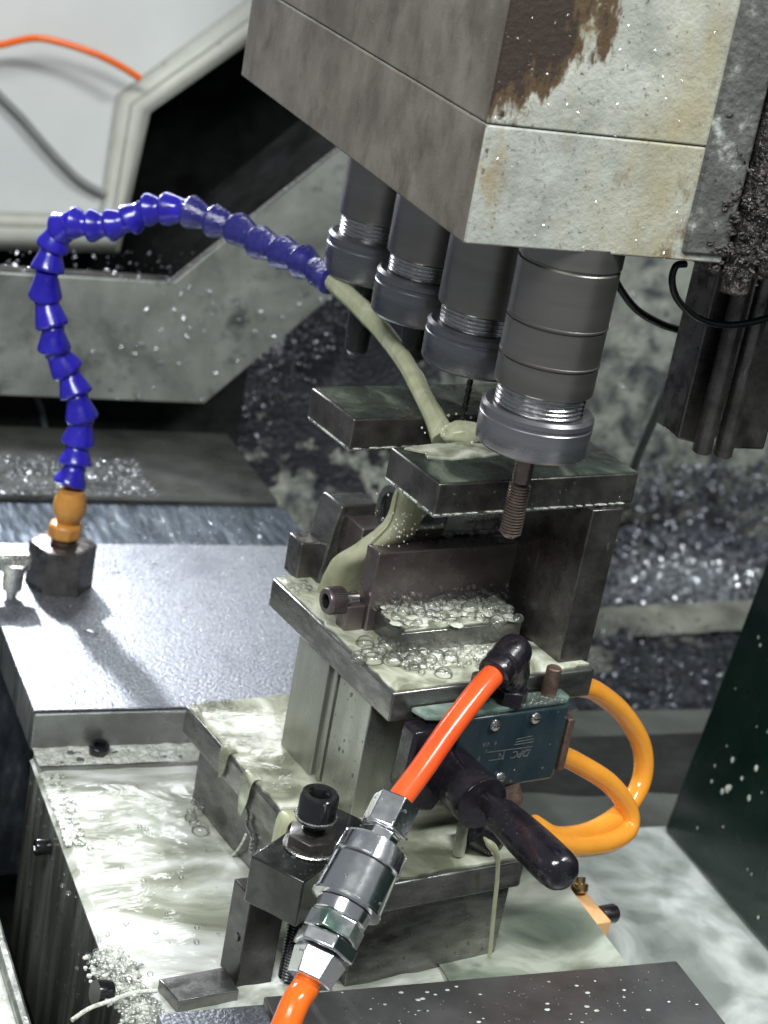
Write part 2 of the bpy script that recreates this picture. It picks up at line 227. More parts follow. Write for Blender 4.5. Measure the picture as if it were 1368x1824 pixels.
# ------------------------------------------------------------------ mesh helpers
class MB:
    def __init__(s): s.v = []; s.f = []; s.sm = []
    def add(s, vs, fs, smooth=False):
        n = len(s.v); s.v += [Vector(p) for p in vs]; s.f += [[i+n for i in f] for f in fs]; s.sm += [smooth]*len(fs); return s
    def box(s, o, ux, uy, uz):           # corner + three edge vectors
        o, ux, uy, uz = map(Vector, (o, ux, uy, uz))
        vs = [o, o+ux, o+ux+uy, o+uy, o+uz, o+ux+uz, o+ux+uy+uz, o+uy+uz]
        fs = [(0, 3, 2, 1), (4, 5, 6, 7), (0, 1, 5, 4), (1, 2, 6, 5), (2, 3, 7, 6), (3, 0, 4, 7)]
        if ux.cross(uy).dot(uz) < 0: fs = [f[::-1] for f in fs]
        return s.add(vs, fs)
    def fbox(s, x0, x1, y0, y1, z0, z1): return s.box(W(x0, y0, z0), EX*(x1-x0), EY*(y1-y0), EZ*(z1-z0))
    def wbox(s, x0, x1, y0, y1, z0, z1): return s.box((x0, y0, z0), (x1-x0, 0, 0), (0, y1-y0, 0), (0, 0, z1-z0))
    def prism(s, pts, d):                # closed polygon swept by d
        pts = [Vector(p) for p in pts]; n = len(pts); d = Vector(d)
        nm = Vector((0, 0, 0))
        for i in range(n): nm += pts[i].cross(pts[(i+1) % n])
        if nm.dot(d) > 0: pts = pts[::-1]
        fs = [list(range(n)), list(range(2*n-1, n-1, -1))] + [[i, i+n, (i+1) % n+n, (i+1) % n] for i in range(n)]
        return s.add(pts+[p+d for p in pts], fs)
    def lathe(s, base, axis, prof, n=40, smooth=True, phase=0., facets=None):    # prof: (t, r) along axis
        base = Vector(base); a = Vector(axis).normalized(); u = a.orthogonal().normalized(); v = a.cross(u)
        k = facets or n; vs = []; fs = []
        for t, r in prof:
            for i in range(k):
                an = phase+2*math.pi*i/k; vs.append(base+a*t+(u*math.cos(an)+v*math.sin(an))*r)
        for j in range(len(prof)-1):
            for i in range(k): fs.append((j*k+i, j*k+(i+1) % k, (j+1)*k+(i+1) % k, (j+1)*k+i))
        fs.append(list(range(k))[::-1]); m0 = (len(prof)-1)*k; fs.append(list(range(m0, m0+k)))
        return s.add(vs, fs, smooth)
    def uncap(s): s.f.pop(-2); s.sm.pop(-2); return s
    def tube(s, pts, rad, n=16, cap=True, ridge=0):
        pts = [Vector(p) for p in pts]; m = len(pts); rad = rad if isinstance(rad, (list, tuple)) else [rad]*m
        vs = []; fs = []; t = (pts[1]-pts[0]).normalized(); u = t.orthogonal().normalized()
        for j in range(m):
            t = (pts[min(j+1, m-1)]-pts[max(j-1, 0)]).normalized(); u = (u-t*u.dot(t)).normalized(); v = t.cross(u)
            for i in range(n): an = 2*math.pi*i/n; vs.append(pts[j]+(u*math.cos(an)+v*math.sin(an))*rad[j]*(1+ridge*(math.sin(3*an+j*.06)+.7*math.sin(7*an-j*.09)+.4*math.sin(13*an+j*.05))))
        for j in range(m-1):
            for i in range(n): fs.append((j*n+i, j*n+(i+1) % n, (j+1)*n+(i+1) % n, (j+1)*n+i))
        if cap: fs.append(list(range(n))[::-1]); fs.append(list(range((m-1)*n, m*n)))
        return s.add(vs, fs, True)
    def ball(s, c, r, sq=(1, 1, 1), n=10):
        c = Vector(c); vs = [c+Vector((0, 0, -r*sq[2]))]; fs = []
        h = n//2
        for j in range(1, h):
            th = -math.pi/2+math.pi*j/h
            for i in range(n): an = 2*math.pi*i/n; vs.append(c+Vector((r*sq[0]*math.cos(th)*math.cos(an), r*sq[1]*math.cos(th)*math.sin(an), r*sq[2]*math.sin(th))))
        vs.append(c+Vector((0, 0, r*sq[2]))); top = len(vs)-1
        for i in range(n): fs.append((0, 1+(i+1) % n, 1+i)); fs.append((top, 1+(h-2)*n+i, 1+(h-2)*n+(i+1) % n))
        for j in range(h-2):
            for i in range(n): a = 1+j*n+i; b_ = 1+j*n+(i+1) % n; fs.append((a, b_, b_+n, a+n))
        return s.add(vs, fs, True)
    def flake(s, c, nrm, l, wd, th, curl=.3):      # bent sliver of swarf
        c = Vector(c); nrm = Vector(nrm).normalized(); u = nrm.orthogonal().normalized(); an = rnd.uniform(0, 6.28)
        u = Matrix.Rotation(an, 3, nrm) @ u; v = nrm.cross(u); h = nrm*l*rnd.uniform(-curl, curl); up = nrm*l*rnd.uniform(0, curl)
        a, b_, d = c-u*l/2+h*.5, c+up, c+u*l/2-h*.5; q = v*wd/2; t = nrm*th
        return s.add([a-q, a+q, b_-q, b_+q, d-q, d+q, a+t, b_+t, d+t], [(0, 1, 3, 2), (2, 3, 5, 4), (0, 2, 7, 6), (2, 4, 8, 7), (1, 6, 7, 3), (3, 7, 8, 5)])
    def build(s, name, mt, parent=None, bevel=0, seg=2, root=None, thick=0, sub=0, kind=None):
        org = Vector((0, 0, 0))
        rt = parent
        while rt is not None and rt.parent: rt = rt.parent
        if rt is not None: org = rt.location.copy()
        me = bpy.data.meshes.new(name); me.from_pydata([tuple(p-org) for p in s.v], [], s.f); me.materials.append(M[mt] if isinstance(mt, str) else mt)
        for p, k in zip(me.polygons, s.sm): p.use_smooth = k
        me.validate(); me.set_sharp_from_angle(angle=R(34)); ob = bpy.data.objects.new(name, me); col.objects.link(ob)
        if parent is not None: ob.parent = parent
        if thick: md = ob.modifiers.new('Solidify', 'SOLIDIFY'); md.thickness = thick; md.offset = -1
        if sub: md = ob.modifiers.new('Subsurf', 'SUBSURF'); md.levels = sub; md.render_levels = sub
        if bevel: md = ob.modifiers.new('Bevel', 'BEVEL'); md.width = bevel; md.segments = seg; md.limit_method = 'ANGLE'; md.angle_limit = R(35)
        if kind: ob['kind'] = kind
        return ob
def thing(name, label, cat, loc=(0, 0, 0), group=None):
    o = bpy.data.objects.new(name, None); o.empty_display_size = .02; col.objects.link(o); o.location = loc; o['label'] = label; o['category'] = cat
    if group: o['group'] = group
    return o
def tag(o, label, cat, group=None):
    o['label'] = label; o['category'] = cat
    if group: o['group'] = group
    return o
def spline(pts, n=8):
    pts = [Vector(p) for p in pts]; out = []
    q = [2*pts[0]-pts[1]]+pts+[2*pts[-1]-pts[-2]]
    for i in range(1, len(q)-2):
        for k in range(n):
            t = k/n; a, b_, c, d = q[i-1:i+3]
            out.append(.5*((2*b_)+(c-a)*t+(2*a-5*b_+4*c-d)*t*t+(3*b_-a-3*c+d)*t**3))
    out.append(pts[-1]); return out
def lerp(a, b_, t): return a+(b_-a)*t
def sheet(fn, nu, nv, amp=0, freq=30, up=EZ, seed=0):       # grid surface with small relief
    mb = MB(); vs = []
    for j in range(nv+1):
        for i in range(nu+1):
            p = Vector(fn(i/nu, j/nv)); e = min(1, 6*min(i/nu, 1-i/nu, j/nv, 1-j/nv)+.0)
            p = p+up*(mn.noise(p*freq+Vector((seed, 0, 0)))+.5*mn.noise(p*freq*2.3))*amp*(.3+.7*e); vs.append(p)
    fs = [(j*(nu+1)+i, j*(nu+1)+i+1, (j+1)*(nu+1)+i+1, (j+1)*(nu+1)+i) for j in range(nv) for i in range(nu)]
    return mb.add(vs, fs, True)
def puddle(pts, z, th=.0012, wob=.0016, seed=0, n=10):     # liquid lying on a plate: rounded wavy outline
    P = [Vector(p) for p in pts]; out = []
    c = sum(P, Vector((0, 0, 0)))/len(P)
    for i in range(len(P)):
        a, b_ = P[i], P[(i+1) % len(P)]
        for k in range(n):
            p = a.lerp(b_, k/n); d = (c-p).normalized()
            out.append(p+d*wob*(1+mn.noise(p*140+Vector((seed, 0, 0)))*1.6))
    mb = MB(); m_ = len(out); inner = [p.lerp(c, .045) for p in out]
    base = [Vector((p.x, p.y, z)) for p in out]; mid = [Vector((p.x, p.y, z+th*.6)) for p in out]; top = [Vector((p.x, p.y, z+th)) for p in inner]
    fs = [(i, (i+1) % m_, (i+1) % m_+m_, i+m_) for i in range(m_)]+[(i+m_, (i+1) % m_+m_, (i+1) % m_+2*m_, i+2*m_) for i in range(m_)]+[list(range(2*m_, 3*m_))]
    area_ = sum(base[i].x*base[(i+1) % m_].y-base[(i+1) % m_].x*base[i].y for i in range(m_))
    if area_ < 0: fs = [f[::-1] for f in fs]
    return mb.add(base+mid+top, fs, True)

# ================================================================== SETTING
# machine table under flowing coolant
TX, TXR = .295, .627
mb = MB().wbox(TX, TXR, .60, 1.158, -.16, -.006)
mb.build('machine_table', 'side_wall', bevel=.002, kind='structure')
def tfn(u, v):
    x = lerp(TX-.001, TXR, u); y = lerp(.62, 1.156, v); z = 0
    if u < .025: z = -.004*(1-u/.025)**2
    return (x, y, z)
sheet(tfn, 150, 220, amp=.0016, freq=38, seed=3).build('coolant_on_table', 'pool', kind='structure')
# thin greenish film at right of the fixture (over the bench)
def bfn(u, v): return (lerp(.50, TXR, u), lerp(.70, 1.02, v), .0022)
sheet(bfn, 50, 80, amp=.0009, freq=40, seed=9).build('coolant_film_on_bench', 'bench', kind='structure')
# second, lower shelf at the far left below the table side
MB().wbox(.15, .2485, .4, 1.9, -.30, -.0605).build('lower_shelf', 'cover_side', bevel=.002, kind='structure')
sheet(lambda u, v: (lerp(.05, .2495, u), lerp(.6, 1.6, v), -.0570), 60, 160, amp=.0016, freq=40, seed=5).build('coolant_on_lower_shelf', 'pool', kind='structure')
MB().wbox(.2490, .2565, .4, 1.9, -.30, -.0500).build('splash_rail', 'side_wall', bevel=.002, kind='structure')
# tray floor and right-hand pool
sheet(lambda u, v: (lerp(.62, 1.5, u), lerp(.3, 1.172, v), -.10), 90, 90, amp=.003, freq=16, seed=2).build('tray_floor_pool', 'floor_pool', kind='structure')
MB().wbox(-.6, 2.6, .2, 3.0, -.62, -.36).build('tray_floor', 'dark', kind='structure')
MB().wbox(.628, 1.5, .2, 1.335, -.30, -.108).build('tray_shelf', 'dark', kind='structure')
# wet grey sheet rising behind the pool
p = [atY(900, 1268, 1.40), atY(1400, 1262, 1.40), atz(1400, 1484, -.103), atz(900, 1504, -.103)]
sheet(lambda u, v: Vector(p[3]).lerp(p[2], u).lerp(Vector(p[0]).lerp(p[1], u), v), 50, 30, amp=.003, freq=12, up=Vector((0, -1, .3))).build('sloping_grey_sheet', 'grey_sheet', kind='structure')
# chute wall behind everything
def wallfn(Y0, px0, px1, amp, freq):
    def fn(u, v):
        P = Vector((lerp(px0, px1, u), Y0, lerp(-.62, .75, v)))
        P.y += (v-.5)*.25-.27*max(0, min(1, (1.25-P.x)/.35))
        if P.x < .86 and P.z > .02: P.z = .02+(P.z-.02)*max(.0, min(1, (P.x-.755)/.03))
        return P
    return fn
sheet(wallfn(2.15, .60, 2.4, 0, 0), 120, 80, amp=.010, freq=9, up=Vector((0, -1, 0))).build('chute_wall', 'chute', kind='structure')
# black sheet standing in for the unlit void behind the guard
MB().wbox(-.4, 1.3, 2.42, 2.46, -.05, 1.5).build('void_backdrop', 'recess', kind='structure')
# chip heap against the wall, right (slope)
def heap(u, v):
    a = atY(1040, 960, 1.98).lerp(atY(1420, 960, 1.98), u); b_ = atY(1030, 1128, 1.80).lerp(atY(1420, 1098, 1.80), u)
    q = b_.lerp(a, v); return q+Vector((0, 0, .012*math.sin(u*5)*v))
sheet(heap, 110, 60, amp=.012, freq=22, up=Vector((0, -.6, .8))).build('chip_heap', 'swarf_bed', kind='structure')
a0 = atY(1040, 1134, 1.785); a1 = atY(1420, 1108, 1.785)
MB().box((a0.x-.1, 1.80, a0.z-.10), (a1.x-a0.x+.1, 0, a1.z-a0.z), (0, .3, 0), (0, 0, .098)).build('dark_void_backing', 'recess', kind='structure')  # black box added as backing where the void under the ledge is dark
l0 = atY(1142, 1136, 1.79)
sheet(lambda u, v: Vector((lerp(l0.x, a1.x, u), 1.792-.012*math.sin(v*3.0), lerp(l0.z-.066, l0.z+.004, v)+(a1.z-a0.z)*u*.7)), 60, 16, amp=.005, freq=26, up=Vector((0, -1, 0))).build('chute_ledge', 'chute_soft', kind='structure')
sheet(lambda u, v: Vector((lerp(a0.x-.05, a1.x, u), lerp(1.745, 1.80, v), a0.z+.016+.012*v+(a1.z-a0.z)*u)), 80, 14, amp=.008, freq=28).build('milky_ledge_top', 'chute_soft', kind='structure')
b0 = atY(1040, 1215, 1.62)
sheet(lambda u, v: (lerp(b0.x-.1, b0.x+.45, u), lerp(1.40, 1.86, v), b0.z-.03+.02*v), 60, 40, amp=.012, freq=30, seed=8).build('lower_chip_bed', 'swarf_bed', kind='structure')
# left side bed: dark slide base, scraped slideway, chip strip
MB().wbox(.05, .612, 1.445, 1.5615, -.30, .018).build('scraped_slideway', 'way', bevel=.0015, kind='structure')
MB().wbox(.05, .606, 1.563, 1.735, -.30, .024).build('bed_plate', 'bed', bevel=.003, kind='structure')
def rib(u, v): return (lerp(.20, .475, u), 1.556+.004*math.sin(u*30)+v*.012, .0245+.002*math.sin(v*3.14))

# ================================================================== SLIDE COVER (left)
t = thing('slide_cover', 'grey sandblasted steel slide cover with the black hose block standing on it', 'slide cover', (.40, 1.30, 0))
MB().wbox(TX, .66, 1.1615, 1.4405, .0005, .0315).build('cover_body', 'cover_side', t, bevel=.0008)
MB().wbox(TX-.0012, .66, 1.1612, 1.441, .0320, .0337).build('top_plate', 'cover', t, bevel=.0006)
MB().wbox(TX-.0005, .52, 1.1575, 1.1610, .0046, .0318).build('front_face', 'ground_face', t, bevel=.0006)
MB().wbox(TX+.001, .48, 1.1345, 1.1566, -.006, .0045).build('front_lip', 'ground_face', t, bevel=.0015)
fo = sheet(lambda u, v: (lerp(TX, .47, u), lerp(1.1330, 1.1585, v), .0052), 90, 14, amp=.0022, freq=120, seed=11).build('lip_foam', 'foam'); fo['kind'] = 'stuff'; tag(fo, 'white froth washed along the lip below the slide cover', 'foam')

def cap_screw(name, label, c, axis, r, h, mt='black_oxide', parent=None, socket=True):
    a = Vector(axis).normalized()
    o = thing(name, label, 'screw', c)
    mb = MB().lathe(c, a, [(0, r*.97), (h*.12, r), (h*.86, r), (h*.97, r*.93), (h, r*.88), (h, r*.56)], 40)
    mb.f.pop(); mb.sm.pop(); mb.build('screw_head', mt, o)
    # hex socket well
    MB().lathe(Vector(c)+a*h*1.001, -a, [(0, r*.57), (h*.08, r*.52), (h*.55, r*.50)], facets=6, smooth=False).uncap().build('hex_socket', mt, o)
    return o
cap_screw('socket_screw', 'small black socket screw lying in froth at the lip of the slide cover', atz(175, 1340, .0055), (0, -.25, 1), .0072, .0075)
s1 = atX(88, 1508, TX-.001)
cap_screw('socket_screw', 'dark blue-grey screw head on the streaked left side of the table', s1, (-1, 0, 0), .0058, .010)

# ================================================================== DRILLING HEAD
HX0, HX1, HY0, HY1, HZ0, HZS = .4257, .585, .8935, 1.307, .463, .5268
hd = thing('multi_spindle_drill', 'big grimy multi-spindle drilling head hanging over the fixture', 'drilling head', (.50, 1.0, .46))
def housing(z0, z1, mt_front, nm, dx0=0, dx1=0):
    b_ = [Vector((HX0, HY0, z0)), Vector((HX1, HY0, z0)), Vector((HX1, HY1, z0)), Vector((HX0, HY1, z0))]
    mb = MB(); mb.prism(b_, (0, 0, z1-z0)); o = mb.build(nm, mt_front, hd, bevel=.0012, seg=3)
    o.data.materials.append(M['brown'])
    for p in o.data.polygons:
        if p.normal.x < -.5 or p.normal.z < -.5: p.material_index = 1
    return o
housing(HZ0, HZS-.0003, 'paint', 'lower_housing'); housing(HZS+.0003, .80, 'paint_up', 'upper_housing')
MB().wbox(HX1-.0275, HX1+.0015, HY0-.0018, HY0+.05, HZ0+.004, .80).build('flaking_edge_strip', 'crust', hd, bevel=.002)
def gunkfn(x0, x1, y, z0, z1, amp, seed):
    return sheet(lambda u, v: (lerp(x0, x1, u), y+.010*(2*u-1)**2, lerp(z0, z1, v)), 40, 110, amp=amp, freq=60, up=Vector((0, -1, 0)), seed=seed)
MB().wbox(HX1+.004, .70, .905, 1.20, .452, .80).build('side_column', 'gunk', hd, bevel=.004)
gunkfn(.593, .612, .892, .445, .62, .0035, 1).build('sludge_ridge', 'gunk', hd, thick=.004)
gunkfn(.616, .66, .894, .456, .70, .004, 2).build('sludge_ridge', 'gunk', hd, thick=.004)
gl_ = MB()
for i in range(170):
    z = rnd.uniform(.449, .470)+abs(rnd.gauss(0, .045)); x = rnd.gauss(.597, .012)
    gl_.flake((x, .8895+rnd.uniform(-.002, .004), z), (rnd.uniform(-1, 1), -1, rnd.uniform(-1, 1)), rnd.uniform(.001, .005), rnd.uniform(.0006, .002), .0008, .6)
for i in range(60):
    z = rnd.uniform(.450, .475)+abs(rnd.gauss(0, .02)); gl_.ball((rnd.gauss(.593, .011), .8915, z), rnd.uniform(.001, .003), (1.3, .6, 1), 6)
g = gl_.build('sludge_crumbs', 'gunk', hd); g['kind'] = 'stuff'

SPX = .506
def threadprof(z0, z1, r, n, d=.0009):
    pr_ = []
    for i in range(n): a = z0+(z1-z0)*i/n; s_ = (z1-z0)/n; pr_ += [(a, r-d), (a+s_*.35, r), (a+s_*.6, r), (a+s_*.95, r-d)]
    return pr_
def spindle(Y, zend, ntop, nbot, dark, bands=True, ch=0):
    top = HZ0+.002; base = (SPX, Y, 0); r = .029
    prof = [(zend, r-.0018), (zend+.0012, r-.0002), (zend+.002, r)]
    if bands:
        for zb in (.3937, .4160): prof += [(zb-.0008, r), (zb-.0005, r-.0012), (zb+.0003, r-.0012), (zb+.0007, r+.0004), (zb+.0016, r+.0004), (zb+.0019, r)]
        prof += [(.4495, r+.0002), (.4505, r-.0008), (.4512, r-.0008), (.452, r+.0006), (top, r+.0006)]
    else: prof += [(top, r)]
    s_ = MB().lathe(base, EZ, prof, 72).build('spindle', 'spindle', hd)
    MB().lathe(base, EZ, threadprof(ntop-.006, zend+.0004, .0262, 7), 56).build('thread', 'thread', s_)
    R_ = .0333; h = ntop-nbot
    np_ = [(nbot, R_-.006), (nbot+.0004, R_-.0022), (nbot+.0016, R_-.0008), (nbot+.0024, R_-.0004), (nbot+h*.66, R_), (nbot+h*.72, R_), (nbot+h*.74, R_-.0005), (nbot+h*.80, R_-.0005), (nbot+h*.82, R_),
           (nbot+h*.93, R_-.0002), (nbot+h, R_-.0022), (nbot+h*1.0, R_-.0040), (nbot+h*.97, .0265)]
    MB().lathe(base, EZ, np_, 72).build('collet_nut', 'nut_dark' if dark else 'nut', s_)
    return s_
spindle(.922, .3757, .3640, .3388, False)
spindle(1.0155, .3918, .3813, .3546, True, False)
spindle(1.107, .3960, .3852, .3550, True, False)
spindle(1.203, .3948, .3820, .3521, True, False)
# tap in spindle one
tp = thing('threading_tap', 'brown steel thread tap under the nearest spindle in front of the top plate', 'tap', (SPX, .922, .26))
c = Vector((SPX-.0012, .9215, 0))
MB().lathe(c, EZ, [(.316, .0052), (.3165, .0056), (.345, .0056)], 24).build('shank', 'tap', tp)
MB().lathe(c, EZ, [(.2815, .0042), (.2828, .0052)]+threadprof(.2832, .3150, .0066, 17, .0011), 32).build('threaded_end', 'tap', tp)
tp.children[1].rotation_euler = (0, 0, 0)
# drill in spindle two
dr = thing('twist_drill', 'thin dark twist drill under the second spindle in the coolant splash', 'drill bit', (SPX, 1.0155, .30))
mb = MB(); n = 60; pr_ = []
for side in (0, math.pi):
    vs = []; fs = []
    for j in range(n+1):
        z = .3035+.047*j/n; an = side+z*620; u = Vector((math.cos(an), math.sin(an), 0)); v = Vector((-u.y, u.x, 0)); c_ = Vector((SPX, 1.015, z)); rr = .0021*min(1, .15+j/4)
        vs += [c_, c_+u*rr, c_+(u*.72+v*.69)*rr, c_+v*rr*.9]
    for j in range(n):
        for i in range(4): fs.append((j*4+i, j*4+(i+1) % 4, (j+1)*4+(i+1) % 4, (j+1)*4+i))
    mb.add(vs, fs, True)
mb.lathe((SPX, 1.015, .303), EZ, [(0, .0004), (.002, .0013), (.046, .0013)], 10); mb.build('flutes', 'black_oxide', dr)
for Y, zb, lab in ((1.107, .325, 'thick dark tool under the third spindle, half hidden by the coolant stream'), (1.203, .295, 'long dark boring tool under the farthest spindle')):
    d_ = thing('boring_tool', lab, 'cutting tool', (SPX, Y, zb))
    MB().lathe((SPX, Y, 0), EZ, [(zb, .006), (zb+.003, .0085), (zb+.02, .0095), (.356, .010)], 28).build('shank', 'cable', d_)

# ================================================================== FIXTURE
fx = thing('drilling_fixture', 'stacked dark steel drilling fixture with slotted top plates and foaming coolant', 'fixture', tuple(W(.08, -.11, 0)))
MB().fbox(0, .1112, -.222, -.001, -.004, .0525).build('base_block', 'steel', fx, bevel=.0012)
# base plate with a clamp slot in its left edge
B = [(-.013, .004), (-.013, -.134), (-.004, -.140), (.012, -.140), (.012, -.152), (-.013, -.152), (-.013, -.2245), (.117, -.2245), (.117, .004)]
MB().prism([W(x, y, .0530) for x, y in B], EZ*.020).build('base_plate', 'steel', fx, bevel=.0016)
# riser column with milled grooves
cx0, cx1, cy0, cy1 = .026, .150, -.157, -.062
prof = [(cx0, cy0), (cx1, cy0), (cx1, cy1), (cx0, cy1), (cx0, -.103), (cx0+.004, -.103), (cx0+.004, -.1075), (cx0+.0015, -.1075), (cx0+.0015, -.112), (cx0+.005, -.112), (cx0+.005, -.1175), (cx0, -.1175)]
MB().prism([W(x, y, .0735) for x, y in prof], EZ*.0862).build('riser_column', 'column_steel', fx, bevel=.0006)
MB().fbox(.022, .1742, -.1825, -.023, .1600, .1800).build('middle_plate', 'steel', fx, bevel=.0014)
MB().fbox(.1503, .1742, -.1735, -.012, .1803, .2880).build('side_post', 'plate_steel', fx, bevel=.0008)
for y0, y1, x1 in ((-.170, -.113, .183), (-.068, -.012, .185)):
    gp = MB().fbox(.0345, x1, y0, y1, .2900, .3100).build('guide_plate', 'plate_steel', fx, bevel=.0012)
    MB().fbox(.0355, x1-.001, y0+.001, y1-.001, .2882, .2899).build('shim_strip', 'silver', gp, bevel=.0002)
    wl = MB()
    for i in range(26):
        u = rnd.random(); wl.ball(W(.0345-.0002, lerp(y0+.002, y1-.002, u), .2905), rnd.uniform(.0005, .0011), (1, 3, .6), 6)
    for i in range(34):
        wl.ball(W(lerp(.036, x1, rnd.random()), y0-.0002, .2903), rnd.uniform(.0005, .0010), (4, 1, .6), 6)
    q = wl.build('residue', 'foam', gp); q['kind'] = 'stuff'
# jaws
MB().fbox(.0440, .1600, -.1085, -.0935, .1803, .2362).build('fixed_jaw', 'jaw_steel', fx, bevel=.0010)
MB().fbox(.0500, .1420, -.1405, -.1088, .1803, .1958).build('jaw_ledge', 'steel', fx, bevel=.0010)
MB().fbox(.0640, .1490, -.0560, -.030, .1803, .228).build('rear_jaw', 'jaw_steel', fx, bevel=.001)
lv = [W(.047, -.040, .1803), W(.060, -.040, .1803), W(.0585, -.040, .215), W(.060, -.040, .2365), W(.0555, -.040, .2375), W(.0515, -.040, .222)]
MB().prism(lv, EY*.026).build('left_lug', 'steel', fx, bevel=.0016, seg=3)
MB().fbox(.058, .085, -.036, -.016, .205, .236).build('lug_web', 'steel', fx, bevel=.001)
MB().fbox(.036, .052, -.030, -.012, .1803, .2075).build('stop_block', 'plate_steel', fx, bevel=.001)
MB().fbox(.030, .0438, -.1060, -.0940, .1803, .1990).build('jaw_boss', 'jaw_steel', fx, bevel=.001)
# adjusting screw pointing left
sa = W(.030, -.098, .2005); sx = -EX
scw = MB().lathe(sa, sx, [(0, .0082)]+[(.001+.0001*i, .0084) for i in range(2)]+[(.011, .0085), (.0122, .0078), (.0122, .0048)], 36)
scw.f.pop(); scw.sm.pop(); so = scw.build('adjusting_screw', 'jaw_steel', fx)
MB().lathe(sa+sx*.0123, -sx, [(0, .0049), (.001, .0044), (.006, .0043)], facets=6, smooth=False).uncap().build('hex_socket', 'black_oxide', so)
kn = MB()
for i in range(40):
    an = 2*math.pi*i/40; d_ = EY*math.cos(an)+EZ*math.sin(an); kn.box(sa+d_*.0082+sx*.0012-EY*.0002, sx*.0090, d_*.0007, d_.cross(sx)*.0005)
kn.build('knurling', 'jaw_steel', so)
MB().lathe(W(.040, -.098, .2005), -EX, [(0, .005), (.011, .005)], 20).build('screw_shank', 'thread', so)
# tie rods / studs at the front edge of the middle plate
for x, y in ((.1352, -.1885), (.0800, -.1865)):
    st = MB().lathe(W(x, y, .166), EZ, [(0, .0085), (.0012, .0085), (.0022, .0052), (.022, .0048), (.0228, .0040)], 22).build('stud', 'rust_stud', fx)
# workpiece: cast round part in the jaws
wp = thing('workpiece', 'pale round cast workpiece gripped behind the jaw in the coolant', 'workpiece', tuple(W(.082, -.08, .235)))
mb = MB().lathe(W(.0665, -.080, .2500), EX, [(.004, .0128), (0, .0132), (0, .0175), (.0015, .0188), (.030, .0190), (.032, .0175)], 56); mb.uncap().build('ring', 'steel', wp)
MB().lathe(W(.0690, -.080, .2500), EX, [(0, .0133), (.002, .0133)], 40).build('bore', 'dark', wp)
MB().fbox(.098, .145, -.092, -.062, .236, .262).build('casting_body', 'column_steel', wp, bevel=.004)
MB().lathe(W(.116, -.079, .25), EX, [(0, .014), (.03, .014)], 36).build('hub', 'silver', wp)

# ================================================================== COOLANT ON THE FIXTURE (liquid bodies lie on the plates)
def liq(name, mb, mt, label): o = mb.build(name, mt); tag(o, label, 'coolant'); return o
liq('coolant_puddle', puddle([W(-.0125, .0035, 0), W(-.0125, -.1335, 0), W(.0125, -.1400, 0), W(.0125, -.152, 0), W(-.010, -.153, 0), W(-.0115, -.2235, 0), W(.1165, -.2235, 0), W(.1165, .0035, 0)], .0731, th=.0026, n=22), 'film', 'olive milky coolant flooding the lower base plate of the fixture')
liq('coolant_puddle', puddle([W(.0225, -.0235, 0), W(.0225, -.182, 0), W(.1500, -.182, 0), W(.1735, -.178, 0), W(.1495, -.140, 0), W(.1495, -.0235, 0)], .1801, th=.0020, seed=4, n=22), 'creamfilm', 'pale creamy coolant spread over the middle plate around the jaw')
liq('coolant_puddle', puddle([W(.0355, -.1695, 0), W(.1825, -.1695, 0), W(.1825, -.1135, 0), W(.0355, -.1135, 0)], .3101, th=.0008, wob=.0008, seed=2), 'film_green', 'thin dark green coolant film on the front top plate')
liq('coolant_puddle', puddle([W(.0355, -.0675, 0), W(.1845, -.0675, 0), W(.1845, -.0125, 0), W(.0355, -.0125, 0)], .3101, th=.0008, wob=.0008, seed=6), 'film_green', 'thin dark green coolant film on the rear top plate')
liq('coolant_puddle', puddle([W(.0510, -.1395, 0), W(.1410, -.1395, 0), W(.1410, -.1093, 0), W(.0510, -.1093, 0)], .1959, th=.0016, seed=8), 'creamfilm', 'creamy coolant lying on the narrow ledge in front of the jaw')

# blob where the jet strikes the slot
def blob(c, rx, ry, rz, seed, amp=.25, n=40):
    mb = MB(); vs = []; fs = []; h = n//2
    for j in range(h+1):
        th = -math.pi/2+math.pi*j/h
        for i in range(n):
            an = 2*math.pi*i/n; d_ = Vector((math.cos(th)*math.cos(an), math.cos(th)*math.sin(an), math.sin(th))); k = 1+amp*mn.noise(d_*2.3+Vector((seed, 0, 0)))+amp*.4*mn.noise(d_*6)
            vs.append(Vector(c)+Vector((d_.x*rx, d_.y*ry, d_.z*rz))*k)
    for j in range(h):
        for i in range(n): fs.append((j*n+i, j*n+(i+1) % n, (j+1)*n+(i+1) % n, (j+1)*n+i))
    return mb.add(vs, fs, True)
st = thing('coolant_stream', 'pale yellow-green coolant jet arcing from the blue hose into the fixture slot', 'coolant', tuple(W(.09, -.09, .30)))
pts = [atd(x, y, d_) for x, y, d_ in ((584, 496, 1.343), (602, 510, 1.335), (640, 545, 1.315), (682, 590, 1.29), (720, 642, 1.262), (748, 694, 1.235), (772, 740, 1.212), (792, 782, 1.20))]
rr = [.0060, .0064, .0068, .0066, .0060, .0056, .0062, .0085]; P = spline(pts, 8); RR = [rr[min(7, i//8)]+(rr[min(7, i//8+1)]-rr[min(7, i//8)])*(i % 8)/8 for i in range(len(P))]
RR = [r_*(1+.05*mn.noise(p_*50)) for r_, p_ in zip(RR, P)]
MB().tube(P, RR, 72, ridge=.028).build('jet', 'stream', st)
for k_, (o1, o2) in enumerate(((.0062, -.001),)):
    q_ = [p_+VR*o1*min(1, i/26)*(1+.25*mn.noise(p_*60+Vector((k_, 0, 0))))+VU*o2 for i, p_ in enumerate(P)][10+7*k_:]
    MB().tube(q_, [.0012*math.sin(math.pi*(i+.3)/(len(q_)+.3))**.6+.0002 for i in range(len(q_))], 12).build('side_strand', 'stream', st)
